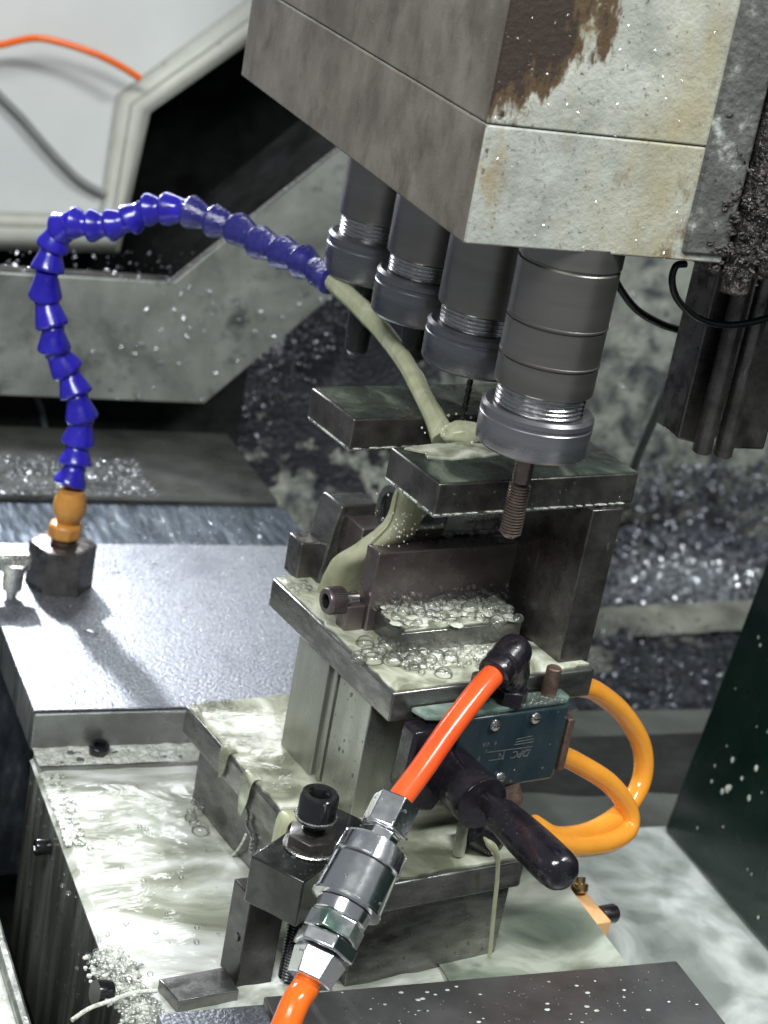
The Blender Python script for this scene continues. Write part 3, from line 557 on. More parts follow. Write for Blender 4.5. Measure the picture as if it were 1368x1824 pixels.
blob(atz(826, 774, .312), .015, .011, .0085, 3, .12).build('splash_mound', 'stream', st)
c_ = atz(806, 806, .3109)
puddle([c_+EX*.034*math.cos(k_*.6283)*(1+.3*math.sin(k_*2.1))+EY*.013*math.sin(k_*.6283)+EX*.004 for k_ in range(10)], .3109, th=.0016, wob=.001, seed=3).build('spread_film', 'creamfilm', st)
def ribbon(L_, R__, nm, mt, th=.003, amp=.0012, nu=14, seed=0, bulge=.004):
    A, B_ = spline(L_, 8), spline(R__, 8); n_ = min(len(A), len(B_))-1
    def fn(u, v):
        i = min(n_-1, int(v*n_)); f_ = v*n_-i; a = A[i].lerp(A[i+1], f_); b_ = B_[i].lerp(B_[i+1], f_); e_ = math.sin(math.pi*u)
        p_ = a.lerp(b_, u); return p_+(CAM-p_).normalized()*bulge*e_
    o = sheet(fn, nu, n_*2, amp=amp, freq=70, up=Vector((-.5, -.8, .3)), seed=seed).build(nm, mt, st, thick=th); return o
ribbon([W(.064, -.094, .292), atfy(706, 872, -.094), atfy(686, 928, -.092), atfy(640, 972, -.084), atfy(592, 1004, -.070), atz(566, 1052, .1815)],
       [W(.092, -.094, .292), atfy(768, 884, -.094), atfy(744, 940, -.094), atfy(690, 972, -.092), atfy(652, 1000, -.088), atz(636, 1062, .1815)], 'falling_sheet', 'stream', seed=3, bulge=.007)
for j_ in range(7):
    x_ = rnd.uniform(705, 762); P = [atfy(x_, 872, -.099), atfy(x_-14, 930, -.0985), atfy(x_-50, 968, -.096)]
    MB().tube(spline(P, 6), rnd.uniform(.0004, .0010), 8).build('water_string', 'stream', st)
ribbon([W(-.006, -.1395, .0752), W(-.0150, -.1400, .0745), W(-.0165, -.1405, .050), W(-.0170, -.1415, .020), W(-.0200, -.1420, .002)],
       [W(-.006, -.1520, .0752), W(-.0150, -.1520, .0745), W(-.0165, -.1550, .050), W(-.0170, -.1570, .020), W(-.0200, -.1600, .002)], 'pour', 'stream', th=.0015, seed=5, bulge=.002)
ribbon([W(-.008, -.088, .0758), W(-.0140, -.088, .0748), W(-.0150, -.089, .058), W(-.0150, -.091, .046)],
       [W(-.008, -.101, .0758), W(-.0140, -.101, .0748), W(-.0150, -.099, .058), W(-.0150, -.095, .046)], 'pour', 'film', th=.0008, seed=6, bulge=.0012)
ribbon([W(-.008, -.055, .0758), W(-.0140, -.055, .0748), W(-.0145, -.056, .062), W(-.0145, -.058, .054)],
       [W(-.008, -.066, .0758), W(-.0140, -.066, .0748), W(-.0145, -.064, .062), W(-.0145, -.060, .054)], 'pour', 'film', th=.0006, seed=7, bulge=.001)
sp_ = MB()
for j_ in range(24): sp_.ball(atz(800+rnd.gauss(0, 30), 770+rnd.gauss(0, 16), .3125+abs(rnd.gauss(0, .006))), rnd.uniform(.0002, .0010), (1, 1, 1.2), 8)
for j_ in range(60): sp_.ball(atfy(720+rnd.gauss(0, 30), 930+rnd.gauss(0, 30), -.105), rnd.uniform(.0002, .0008), (1, 1, 1.2), 8)
o = sp_.build('splash_drops', 'cream_drop', st); o['kind'] = 'stuff'
dl = MB().tube(spline([atfy(862, 1492, -.232), atfy(884, 1520, -.235), atfy(886, 1560, -.235), atfy(880, 1620, -.235), atfy(872, 1704, -.235)], 6), [.0008, .0014, .0022]+[.0026]*3+[.0024, .0021, .0018]+[.0014]*21+[.0018]*4, 10)
tag(dl.build('coolant_string', 'stream'), 'thin thread of coolant dripping from the black valve lever', 'coolant')
dl = MB().tube(spline([atfy(826, 1462, -.215), atfy(822, 1485, -.213), atfy(816, 1520, -.212)], 6), [.0030, .0032, .0035, .0036, .0036, .0035, .0035, .0036, .0038, .004, .004, .004, .004], 10)
tag(dl.build('coolant_string', 'film'), 'short thick dribble of coolant under the black valve cylinder', 'coolant')

# ================================================================== PNEUMATIC VALVE
VX0, VX1, VY0, VY1, VZ0, VZ1 = .0400, .1500, -.1985, -.1832, .112, .1655
vt = thing('pneumatic_valve', 'teal hand lever air valve bolted to the fixture front with black lever and faint printing', 'valve', tuple(W(.09, -.20, .11)))
MB().prism([W(x, y, VZ0) for x, y in ((.064, VY0), (VX1-.006, VY0), (VX1, VY0+.004), (VX1, VY1), (.064, VY1))], EZ*(VZ1-VZ0)).build('valve_body', 'valve', vt, bevel=.0018, seg=3)
MB().prism([W(x, y, VZ1+.0003) for x, y in ((.036, VY1), (.040, VY0+.003), (.058, VY0-.002), (.085, VY0+.0005), (.144, VY0+.001), (.149, VY0+.005), (.149, VY1))], EZ*.004).build('wet_top', 'film_valve', vt, bevel=.0014)
MB().fbox(VX1+.0003, VX1+.0055, VY0+.002, VY1, VZ0+.004, VZ1-.012).build('end_plate', 'rust_stud', vt, bevel=.0008)
MB().prism([W(x, -.186, z) for x, z in ((.030, .163), (.060, .163), (.062, .118), (.054, .104), (.036, .108), (.028, .122))], -EY*.016).build('end_cap', 'rubber', vt, bevel=.0025, seg=3)
AX0 = W(.0625, -.196, .130)
MB().lathe(AX0, -EY, [(0, .0165), (.030, .0168), (.032, .0170), (.040, .0170), (.0408, .0165), (.041, .0155)], 44).build('lever_barrel', 'rubber', vt)
MB().lathe(AX0-EY*.0395, -EY, [(0, .0172), (.0006, .0174), (.0012, .0172)], 44).build('barrel_rim', 'black_oxide', vt)
HD = (atfy(1002, 1556, -.315)-W(.068, -.238, .129)).normalized(); HB = W(.068, -.236, .129)
MB().lathe(HB, HD, [(0, .0060), (.006, .0062), (.0075, .0078), (.011, .0080), (.012, .0068)], 28).build('lever_neck', 'rubber', vt)
MB().lathe(HB, HD, [(.012, .0085), (.0135, .0105), (.030, .0118), (.052, .0126), (.072, .0126), (.078, .0118), (.0815, .0095), (.083, .006), (.0835, .002)], 40).build('lever_grip', 'rubber', vt)
mb = MB().lathe(atfy(835, 1470, -.205), (EX*.8-EZ*.5-EY*.3), [(0, .008), (.004, .011), (.020, .011), (.024, .008)], 24); mb.build('lower_port', 'rubber', vt)
mb = MB().lathe(atfy(900, 1400, -.196), (EX*.2-EZ*.9-EY*.3), [(0, .009), (.010, .010), (.016, .007)], 20); mb.build('lower_bracket', 'rust_stud', vt)
for px, py in ((881, 1291), (953, 1278), (890, 1384)):
    c_ = atfy(px, py, VY0-.0001); s_ = MB().lathe(c_, -EY, [(0, .0034), (.0008, .0038), (.0018, .0034), (.0024, .0018)], 20).build('body_screw', 'silver', vt)
    MB().box(c_-EY*.0025-EX*.0022-EZ*.0003, EX*.0044, -EY*.0003, EZ*.0006).build('slot', 'black_oxide', s_)
def text(body, c, size, parent, rotz=0, mt='print', shear=0):
    cu = bpy.data.curves.new('t', 'FONT'); cu.body = body; cu.size = size; cu.extrude = .00008; cu.align_x = 'CENTER'; cu.align_y = 'CENTER'; cu.shear = shear
    o = bpy.data.objects.new('tmp', cu); col.objects.link(o); dg = bpy.context.evaluated_depsgraph_get(); me = bpy.data.meshes.new_from_object(o.evaluated_get(dg)); bpy.data.objects.remove(o)
    u = EX*math.cos(rotz)+EZ*math.sin(rotz); v = -EX*math.sin(rotz)+EZ*math.cos(rotz); n_ = u.cross(v)
    rt = parent.location; me.transform(Matrix(((u.x, v.x, n_.x, c.x-rt.x), (u.y, v.y, n_.y, c.y-rt.y), (u.z, v.z, n_.z, c.z-rt.z), (0, 0, 0, 1))))
    me.materials.clear(); me.materials.append(M[mt]); o = bpy.data.objects.new('lettering', me); col.objects.link(o); o.parent = parent; return o
fy_ = VY0-.00015
text('DPC', atfy(929, 1342, fy_), .0072, vt, math.pi, shear=.3)
text('N', atfy(893, 1346, fy_), .0062, vt, math.pi)
text('VA', atfy(866, 1326, fy_), .0050, vt, math.pi)
text('F', atfy(852, 1352, fy_), .0060, vt, math.pi)
text('R', atfy(882, 1324, fy_), .0036, vt, math.pi)
ln = MB()
for (x0, y0, x1, y1) in ((862, 1341, 948, 1330), (870, 1355, 897, 1351), (898, 1338, 896, 1353), (915, 1327, 950, 1321), (918, 1322, 950, 1316), (920, 1317, 948, 1311)):
    a, b_ = atfy(x0, y0, fy_), atfy(x1, y1, fy_); d_ = (b_-a); v = d_.normalized().cross(EY)*.0003; ln.box(a-v, d_, v*2, -EY*.0001)
ln.build('printed_lines', 'print', vt)

# ================================================================== AIR HOSE, ELBOW, COUPLER
ah = thing('air_hose', 'bright orange-red air hose slanting from the black elbow down to the chrome coupler', 'hose', tuple(atfy(895, 1190, -.196)))
e0 = atfy(884, 1196, -.205); e1 = atfy(705, 1432, -.250)
D = [e0, atfy(852, 1232, -.214), atfy(800, 1300, -.228), atfy(750, 1372, -.241), e1]
MB().tube(spline(D, 10), .0072, 28).build('hose_tube', 'red_hose', ah)
ed = (D[1]-D[0]).normalized()
MB().lathe(e0+ed*.004, -ed, [(0, .0088), (.0008, .0104), (.002, .0108), (.005, .0108), (.006, .0100), (.009, .0100), (.010, .0112), (.018, .0108), (.021, .009)], 36).build('collar', 'rubber', ah)
MB().tube(spline([e0-ed*.010, e0-ed*.018+EZ*.001, e0-ed*.022-EZ*.003, W(.1040, -.1895, .186), W(.1040, -.1895, .171)], 6), [.0112]*12+[.0098]*6+[.0085]*7, 20).build('elbow', 'rubber', ah)
MB().lathe(W(.1040, -.1895, .1695), EZ, [(0, .0112), (.009, .0112), (.0095, .010)], facets=6, smooth=False).build('hex_base', 'rubber', ah, bevel=.0005)

cp = thing('quick_coupler', 'shiny chrome quick coupler with knurled ring and hexagon nuts on the air hose', 'coupler', tuple(atfy(640, 1570, -.275)))
c0 = e1; c1 = atfy(552, 1742, -.300); ax = (c1-c0).normalized(); LN = (c1-c0).length
def seg(nm, t0, t1, r0, r1, mt='chrome', fac=None, ch=.0007, ph=0.3):
    p_ = [(t0, min(r0, r1)-ch*1.6), (t0+ch, r0), (t1-ch, r1), (t1, min(r0, r1)-ch*1.6)]
    o = MB().lathe(c0, ax, p_, 56, smooth=fac is None, facets=fac, phase=ph).build(nm, mt, cp, bevel=.0012 if fac else 0, seg=3); return o
print('coupler length', LN)
k = LN
seg('end_nut', -.002, k*.165, .0140, .0140, fac=6, ph=.5)
seg('collar', k*.165, k*.235, .0108, .0108, fac=6, ph=.2)
kr = seg('knurled_ring', k*.235, k*.36, .0178, .0190)
kn = MB(); u = ax.orthogonal().normalized(); v = ax.cross(u)
for i in range(110):
    an = 2*math.pi*i/110; d_ = u*math.cos(an)+v*math.sin(an); q = d_.cross(ax)
    kn.box(c0+ax*(k*.245)+d_*.0178-q*.0002, ax*(k*.105)+q*.0014+d_*.0010, d_*.0010, q*.00055)
kn.build('knurling', 'chrome', kr)
seg('sleeve', k*.365, k*.585, .0192, .0200)
MB().lathe(c0, ax, [(k*.580, .0200), (k*.584, .0208), (k*.596, .0208), (k*.600, .0180)], 56).build('sleeve_rim', 'chrome', cp)
seg('inner_sleeve', k*.60, k*.675, .0160, .0155)
seg('green_hex', k*.675, k*.775, .0165, .0165, 'green_plating', 6, ph=.15)
seg('lock_nut', k*.785, k*.865, .0182, .0182, fac=6, ph=.55)
seg('tail_nut', k*.875, k*1.02, .0158, .0128, fac=6, ph=.35)
oh = thing('air_hose', 'orange air hose leaving the bottom of the chrome coupler at the picture edge', 'hose', tuple(c1))
hp = [c1-ax*.006, c1+ax*.006, atfy(528, 1782, -.309), atfy(510, 1824, -.316), atfy(490, 1870, -.324), atfy(455, 1960, -.34)]
MB().tube(spline(hp, 8), .0078, 28).build('hose_tube', 'orange_hose', oh)

# amber loops on the right
def hose(name, pxs, r, mt, label, n=8):
    P = [atfy(x, y, d_) for x, y, d_ in pxs]; o = thing(name, label, 'hose', tuple(P[0])); MB().tube(spline(P, n), r, 26).build('hose_tube', mt, o); return o
hose('air_hose', ((1030, 1222, -.175), (1062, 1232, -.170), (1110, 1272, -.165), (1143, 1330, -.165), (1142, 1392, -.170), (1108, 1446, -.180), (1050, 1482, -.195), (990, 1490, -.210), (950, 1470, -.212)), .0069, 'amber_hose', 'amber air hose making the wide outer loop beside the fixture')
hose('air_hose', ((992, 1342, -.186), (1030, 1360, -.184), (1085, 1395, -.184), (1118, 1440, -.186), (1118, 1478, -.192), (1080, 1502, -.202), (1020, 1508, -.214), (960, 1490, -.218)), .0068, 'amber_hose', 'amber air hose of the lower inner loop beside the fixture')

# ================================================================== CLAMP
cl = thing('step_clamp', 'wet black steel strap clamp with its tall socket bolt and hexagon nut', 'clamp', (.3992, .8828, .08))
ca = R(38); cu_, cv_ = Vector((math.cos(ca), math.sin(ca), 0)), Vector((math.sin(ca), -math.cos(ca), 0))
cc = atz(447, 1524, .1)
MB().box(cc-EZ*.031, cu_*.083, cv_*.037, EZ*.031).build('clamp_bar', 'clamp', cl, bevel=.0010)
BX = atz(553, 1508, .1)
MB().lathe(BX+EZ*.0004, EZ, [(0, .0160), (.0010, .0166), (.0018, .0158)], 40).build('washer', 'silver', cl)
MB().lathe(BX+EZ*.0020, EZ, [(0, .0146), (.0006, .0156), (.0076, .0156), (.0090, .0132)], facets=6, smooth=False, phase=.35).build('hex_nut', 'plate_steel', cl, bevel=.0004)
MB().lathe(BX, EZ, threadprof(.008, .0195, .0070, 7, .0010), 32).build('bolt_thread', 'black_oxide', cl)
mb = MB().lathe(BX, EZ, [(.0190, .0100), (.0196, .0122), (.0212, .0124), (.0218, .0116), (.0222, .0114), (.0350, .0114), (.0366, .0104), (.0366, .0068)], 48); mb.f.pop(); mb.sm.pop(); bh = mb.build('bolt_head', 'black_oxide', cl)
MB().lathe(BX+EZ*.0367, -EZ, [(0, .0070), (.0010, .0062), (.008, .0060)], facets=6, smooth=False).uncap().build('hex_socket', 'black_oxide', bh)
MB().lathe(BX+EZ*.0213, EZ, [(0, .0125), (.0006, .0125)], 48).build('head_highlight_ring', 'silver', bh)  # thin silver ring added as the bright highlight line round the head
sb = atz(508, 1752, .002)
MB().lathe((sb.x+.004, sb.y+.006, 0), EZ, threadprof(.002, .0688, .0066, 30, .0009), 26).build('jack_stud', 'black_oxide', cl)
rb = thing('riser_block', 'dark steel riser block with a small cross hole standing under the clamp', 'block', (.3671, .8805, 0))
r0 = Vector((.3660, .8830, -.003)); ru, rv = Vector((math.cos(R(6)), math.sin(R(6)), 0)), Vector((-math.sin(R(11)), math.cos(R(11)), 0))
MB().box(r0, ru*.0235, rv*.022, EZ*.0655).build('block_body', 'dark_block', rb, bevel=.0008)
hc = atX(434, 1679, r0.x-.002); MB().lathe(Vector((r0.x-.0021, r0.y+.008, .030)), Vector((1, 0, 0)), [(0, .0028), (.001, .0028)], 20).build('cross_hole', 'dark', rb)
sp = thing('steel_shim', 'thin bright steel shim bar lying beside the riser block on the table', 'steel bar', (.34, .875, .004))
a, b_, c_, d_ = atz(283, 1744, .008), atz(318, 1783, .008), atz(426, 1764, .008), atz(400, 1722, .008)
MB().prism([a, b_, c_, d_], -EZ*.009).build('bar', 'steel', sp, bevel=.0006)
# foreground plate and its left stub
fp = thing('foreground_plate', 'broad dark speckled steel plate across the bottom edge of the picture', 'steel plate', (.50, .80, .02))
q1 = atz(1205, 1711, .02)
MB().wbox(.369, q1.x, .55, q1.y, .0032, .020).build('plate', 'fg', fp, bevel=.0010)
fs_ = thing('machined_stub', 'small bright machined steel stub at the bottom left of the foreground plate', 'steel block', (.34, .82, .02))
MB().wbox(.3035, .3675, .55, .8405, .003, .0195).build('stub', 'cover', fs_, bevel=.0012)
MB().lathe(atz(196, 1768, .004), (-1, -.15, .2), [(0, .007), (.004, .0078), (.010, .0074)], 24).build('round_boss', 'black_oxide', fs_)

# ================================================================== BLUE COOLANT HOSE
bh_ = thing('coolant_hose', 'blue segmented flexible coolant hose arching from the black block to the jet', 'hose', tuple(atz(105, 1070, .0335)))
bp_ = atz(104, 1040, .0335)
MB().lathe((bp_.x, bp_.y, .0335), EZ, [(0, .0262), (.0005, .0268), (.0365, .0268), (.0375, .0245)], facets=6, smooth=False, phase=R(66)).build('hex_mount', 'plate_steel', bh_, bevel=.0006)
MB().lathe((bp_.x+.0005, bp_.y+.001, 0), EZ, [(.0705, .010), (.0745, .010)], 24).build('neck', 'rust_stud', bh_)
fz = .0745
MB().lathe((bp_.x+.0005, bp_.y+.001, 0), EZ, [(fz, .0120), (fz+.002, .0138), (fz+.011, .0138), (fz+.0135, .0100)], facets=8, smooth=False).build('hex_fitting', 'ochre', bh_, bevel=.0012)
MB().lathe((bp_.x+.002, bp_.y+.001, 0), EZ, [(fz+.013, .0082), (fz+.0165, .0105), (fz+.021, .0125), (fz+.027, .0133), (fz+.033, .0125), (fz+.040, .0098)], 36).build('ball_fitting', 'ochre', bh_)
pxs = [(122, 866, 1.53), (134, 830, 1.53), (138, 792, 1.53), (147, 748, 1.525), (137, 705, 1.52), (122, 662, 1.52), (97, 625, 1.515), (94, 583, 1.51), (80, 530, 1.51), (84, 484, 1.50), (92, 442, 1.50), (106, 408, 1.495), (126, 396, 1.485), (158, 402, 1.48), (192, 402, 1.475), (228, 394, 1.47), (258, 374, 1.465), (292, 372, 1.46), (335, 375, 1.45), (376, 392, 1.44), (420, 406, 1.43), (458, 430, 1.41), (498, 448, 1.39), (536, 464, 1.37), (564, 482, 1.355), (588, 502, 1.34)]
P = [atd(*q) for q in pxs]; P_BLUE = P
for i in range(len(P)-1):
    a, b_ = P[i], P[i+1]; d_ = b_-a; ln_ = d_.length; dn = d_.normalized()
    wet = i >= 18; mt = 'blue_wet' if wet else 'blue'
    L_ = max(ln_*1.10, .0165)
    if i == len(P)-2:
        pf = [(-.002, .0080), (.004, .0095), (.008, .0085), (.0135, .0092), (L_*.95, .0088), (L_, .0072)]
    else:
        pf = [(0, .0080), (.0012, .0108), (.003, .0116), (.0055, .0112), (L_*.62, .0088), (L_*.80, .0076), (L_*.95, .0080), (L_, .0075)]
    pf = [(t_, r_*(1.14 if i < 11 else 1.10)) for t_, r_ in pf]
    MB().lathe(a-dn*.001, dn, pf, 32).build('segment', mt, bh_)
# silver valve piece at left of the mount
sv = thing('drain_cock', 'small silver tap fitting at the left edge beside the black hose block', 'fitting', tuple(atz(20, 1070, .0335)))
c_ = atz(14, 1062, .0335)
MB().wbox(c_.x-.03, c_.x+.016, c_.y-.004, c_.y+.014, .056, .070).build('fitting_body', 'silver', sv, bevel=.003)
MB().lathe((c_.x+.002, c_.y-.002, 0), EZ, [(.0340, .004), (.040, .005), (.041, .0075), (.054, .0080), (.0605, .0105), (.064, .0105)], 24).build('plug', 'silver', sv)

# ================================================================== BACKGROUND LEFT
gd = thing('guard_sheet', 'bent grey guard sheet smeared with coolant behind the blue hose', 'guard', tuple(atY(360, 718, 1.75)))
low = [atY(-160, 478, 1.76), atY(310, 503, 1.76), atY(604, 262, 1.76), atY(730, 158, 1.76), atY(760, 380, 1.75), atY(600, 521, 1.75), atY(364, 719, 1.75), atY(-160, 698, 1.75)]
mb = MB().prism(low, (0, .004, 0)); mb.build('front_sheet', 'guard', gd, bevel=.001)
up = [atY(310, 498, 1.765), atY(606, 258, 1.765), atY(740, 140, 1.765)]; bk = [p_+Vector((.0, .10, .01)) for p_ in up]
MB().add(up+bk, [(0, 1, 4, 3), (1, 2, 5, 4)]).build('upper_flange', 'recess', gd, thick=.003)  # bent-back part of the guard, its shade painted in black
MB().tube([atY(300, 502, 1.758), atY(606, 260, 1.758)], .0012, 8).build('bend_edge', 'silver', gd)
up = [atY(-160, 474, 1.765), atY(308, 499, 1.765)]; bk = [p_+Vector((0, .08, -.04)) for p_ in up]
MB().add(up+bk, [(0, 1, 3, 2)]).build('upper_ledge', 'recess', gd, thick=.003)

wp_ = thing('enclosure_panel', 'pale grey enclosure window panel with off-white rim in the upper left', 'panel', tuple(atY(180, 385, 2.25)))
Y_ = 2.25
inn = [(-900, 350), (180, 384), (212, 168), (470, -22), (470, -900), (-900, -900)]
out_ = [(-900, 418), (208, 444), (262, 196), (520, 14)]
MB().prism([atY(x, y, Y_) for x, y in inn], (0, .01, 0)).build('sheet', 'white_sheet', wp_)
def ribn(nm, A, B_, ya, yb, mt='white_rim'):
    mb = MB(); vs = [atY(x, y, ya) for x, y in A]+[atY(x, y, yb) for x, y in B_]; n = len(A)
    fs = [(i, i+1, i+1+n, i+n) for i in range(n-1)]; mb.add(vs, fs); return mb.build(nm, mt, wp_, thick=.003)
mid = [(-900, 388), (196, 410), (236, 188), (492, 2)]
mid = [(-900, 384), (200, 408), (234, 186), (494, 0)]
ribn('rim_flange', inn[:4], mid, Y_-.004, Y_-.022)
ribn('rim_front', mid, out_, Y_-.0225, Y_-.020)
ribn('rim_return', out_, [(x+3, y+3) for x, y in out_], Y_-.0195, Y_+.10)
P = [atY(x, y, Y_-.05) for x, y in ((-60, 90), (0, 80), (60, 68), (110, 76), (170, 96), (215, 118), (250, 140))]
tag(MB().tube(spline(P, 8), .0042, 18).build('orange_air_line', 'orange_hose'), 'thin orange air line curving over the pale enclosure panel', 'hose')
P = [atY(x, y, Y_-.012) for x, y in ((-60, 110), (0, 170), (40, 210), (90, 268), (140, 318), (186, 345))]  # cable shadow modelled as a grey tube close to the panel
tag(MB().tube(spline(P, 8), .0046, 14).build('grey_line', 'cable_shadow'), 'grey tube painting the blurred shadow of a cable across the pale enclosure panel', 'cable')
# dark cable end below the guard, left
P = [atY(x, y, 1.80) for x, y in ((60, 700), (74, 730), (80, 760), (92, 790))]
tag(MB().tube(spline(P, 6), .003, 10).build('grey_line', 'grey_line'), 'short thin cable hanging in the dark gap under the guard sheet', 'cable')
MB().wbox(-.1, .64, 1.80, 1.82, -.3, .16).build('bed_back_wall', 'dark', kind='structure')

# ================================================================== BACKGROUND RIGHT
br = thing('slotted_bracket', 'dark slotted steel bracket hanging at the right below the drilling head', 'bracket', tuple(atY(1280, 480, .98)))
def bar(nm, px0, px1, y0, y1, Y, dep, mt, lean=-.21):
    a, b_ = atY(px0, y1, Y), atY(px1, y1+(px1-px0)*.25, Y); a2 = Vector((a.x, Y, .47)); MB().box(a, b_-a, (0, dep, 0), (0, 0, .47-a.z)).build(nm, mt, br, bevel=.0015)
bar('back_flange', 1206, 1250, 480, 782, .985, .03, 'plate_steel'); bar('web', 1252, 1262, 480, 800, .975, .03, 'black_oxide'); 
for px, py in ((1249, 806), (1286, 812)):
    c_ = atY(px, py, .975); MB().lathe((c_.x, c_.y, c_.z), EZ, [(0, .0052), (.001, .0062), (.47-c_.z, .0062)], 24).build('guide_rod', 'plate_steel', br)
    MB().lathe((c_.x, c_.y, c_.z-.0004), EZ, [(0, .0030), (.0006, .0034)], 16).build('rod_tip', 'silver', br)
c_ = atY(1292, 800, .985); MB().wbox(c_.x+.001, c_.x+.030, .985, 1.03, c_.z, .47).build('front_flange', 'plate_steel', br, bevel=.002)
def cable(pxs, Y, r, mt, label):
    P = [atY(x, y, Y if not isinstance(Y, (list, tuple)) else Y[i]) for i, (x, y) in enumerate(pxs)]
    tag(MB().tube(spline(P, 8), r, 12).build('cable', mt), label, 'cable')
cable([(1085, 470), (1103, 512), (1135, 552), (1180, 578), (1222, 592), (1244, 612)], 1.05, .0026, 'cable', 'thick black cable running from behind the nearest spindle to the bracket')
cable([(1222, 470), (1204, 474), (1197, 500), (1206, 532), (1232, 560), (1268, 576), (1315, 578), (1375, 564), (1420, 545)], .955, .0022, 'cable', 'black cable looping in front of the slotted bracket')
cable([(1236, 590), (1222, 618), (1196, 672), (1172, 730), (1150, 780), (1130, 830), (1120, 870)], [1.12, 1.15, 1.2, 1.26, 1.3, 1.34, 1.36], .0038, 'grey_line', 'grey cable dropping out of focus behind the top plate')
gp_ = thing('green_panel', 'dark green painted machine panel with white specks at the right edge', 'panel', tuple(atz(1180, 1480, -.10)))
g0 = atz(1180, 1480, -.10); g1 = g0.copy(); g1.y = .45; t0 = atX(1372, 985, g0.x+.055); t1 = t0.copy(); t1.y = .45
t0 = atX(1380, 960, g0.x+.05)
MB().prism([g0, g1, Vector((g0.x+.05, .45, t0.z+.3)), Vector((g0.x+.05+.02, t0.y-.06, t0.z+.3)), t0], (.012, 0, 0)).build('panel_sheet', 'green', gp_, bevel=.004)
bf = thing('brass_fitting', 'peach coloured fitting block with a black knob beside the lever end', 'fitting', tuple(atz(1040, 1620, .006)))
c_ = atX(1010, 1584, .6285)
MB().box(c_+Vector((0, 0, -.013)), (.003, -.040, 0), (.0125, .001, 0), (0, 0, .013)).build('block', 'peach', bf, bevel=.0012)
MB().lathe(c_+Vector((.0145, -.026, -.004)), (1, .08, 0), [(0, .0062), (.010, .0066), (.012, .0055)], 24).build('knob', 'rubber', bf)
MB().lathe(c_+Vector((.0065, -.006, .0005)), (.1, .5, .8), [(0, .0050), (.002, .0062), (.006, .0062), (.007, .0040), (.011, .0040)], 20).build('brass_stem', 'brass', bf)

# ================================================================== FOAM BUBBLES
M['cream'] = coolant('creamy_froth', (.60, .62, .50), (.72, .74, .64), (.82, .83, .77), 120, (1, 1, 1), (0, 0, 0), bump=.8, bscale=260, bdist=.002, rough=.18, sss=.2)
def bubbles(name, label, sampler, n, r0, r1, pw=2.0, base=0):
    mb = MB(); placed = []
    if base:
        fb = MB()
        for i in range(base): fb.ball(sampler()-EZ*.0014, rnd.uniform(.0010, .0034), (1.5, 1.3, .28), 8)
        o = fb.build('froth', 'cream'); o['kind'] = 'stuff'; tag(o, 'creamy froth under the '+label, 'foam')
    tries = 0
    while len(placed) < n and tries < n*30:
        tries += 1; p_ = sampler(); r_ = r0+(r1-r0)*rnd.random()**pw
        if any((p_-q).length < (r_+s_)*.72 for q, s_ in placed): continue
        placed.append((p_, r_)); mb.ball(p_+EZ*r_*.05, r_, (U(.94, 1.08), U(.94, 1.08), .80), 16)
    o = mb.build(name, 'bubble'); o['kind'] = 'stuff'; tag(o, label, 'foam'); return o
U = rnd.uniform
bubbles('foam_bubbles', 'mass of bubbles foaming on the ledge in front of the jaw', lambda: W(U(.053, .140), -.111-abs(rnd.gauss(0, .010)), .1978+U(0, .003)), 190, .0009, .0062, 1.5, base=300)
bubbles('foam_bubbles', 'bubbles climbing the front of the dark jaw plate', lambda: W(U(.060, .150), -.1100, .1980+abs(rnd.gauss(0, .004))), 80, .0008, .0034)
bubbles('foam_bubbles', 'row of bubbles on the middle plate in front of the ledge', lambda: W(U(.040, .135), -.1435-abs(rnd.gauss(0, .008)), .1822+U(0, .002)), 150, .0009, .0058, 1.5, base=200)
bubbles('foam_bubbles', 'large clear bubbles at the left corner of the ledge', lambda: W(.044+rnd.gauss(0, .007), -.138+rnd.gauss(0, .006), .1825), 26, .0030, .0072, 1)
bubbles('foam_bubbles', 'small bubbles at the back left corner of the middle plate', lambda: W(U(.024, .040), U(-.050, -.026), .1818), 70, .0006, .0026)
bubbles('foam_bubbles', 'bubbles behind the jaw under the front top plate', lambda: W(U(.075, .145), U(-.094, -.086), .2375+U(0, .005)), 110, .0008, .0036)
bubbles('foam_bubbles', 'bubbles on the wet valve top below the black elbow', lambda: W(U(.100, .140), U(-.1995, -.187), .1705), 80, .0006, .0027)
bubbles('foam_bubbles', 'two fat bubbles in the coolant against the base block', lambda: atz(346+rnd.gauss(0, 7), 1452+rnd.gauss(0, 12), .002), 7, .0016, .0062, 1)
bubbles('foam_bubbles', 'bubbles along the back edge of the lower base plate', lambda: W(U(-.011, .018), U(-.012, .003), .0760), 50, .0005, .0022)
bubbles('foam_bubbles', 'scattered bubbles drifting on the table coolant', lambda: atz(U(110, 420), U(1400, 1680), .002), 60, .0005, .0020)
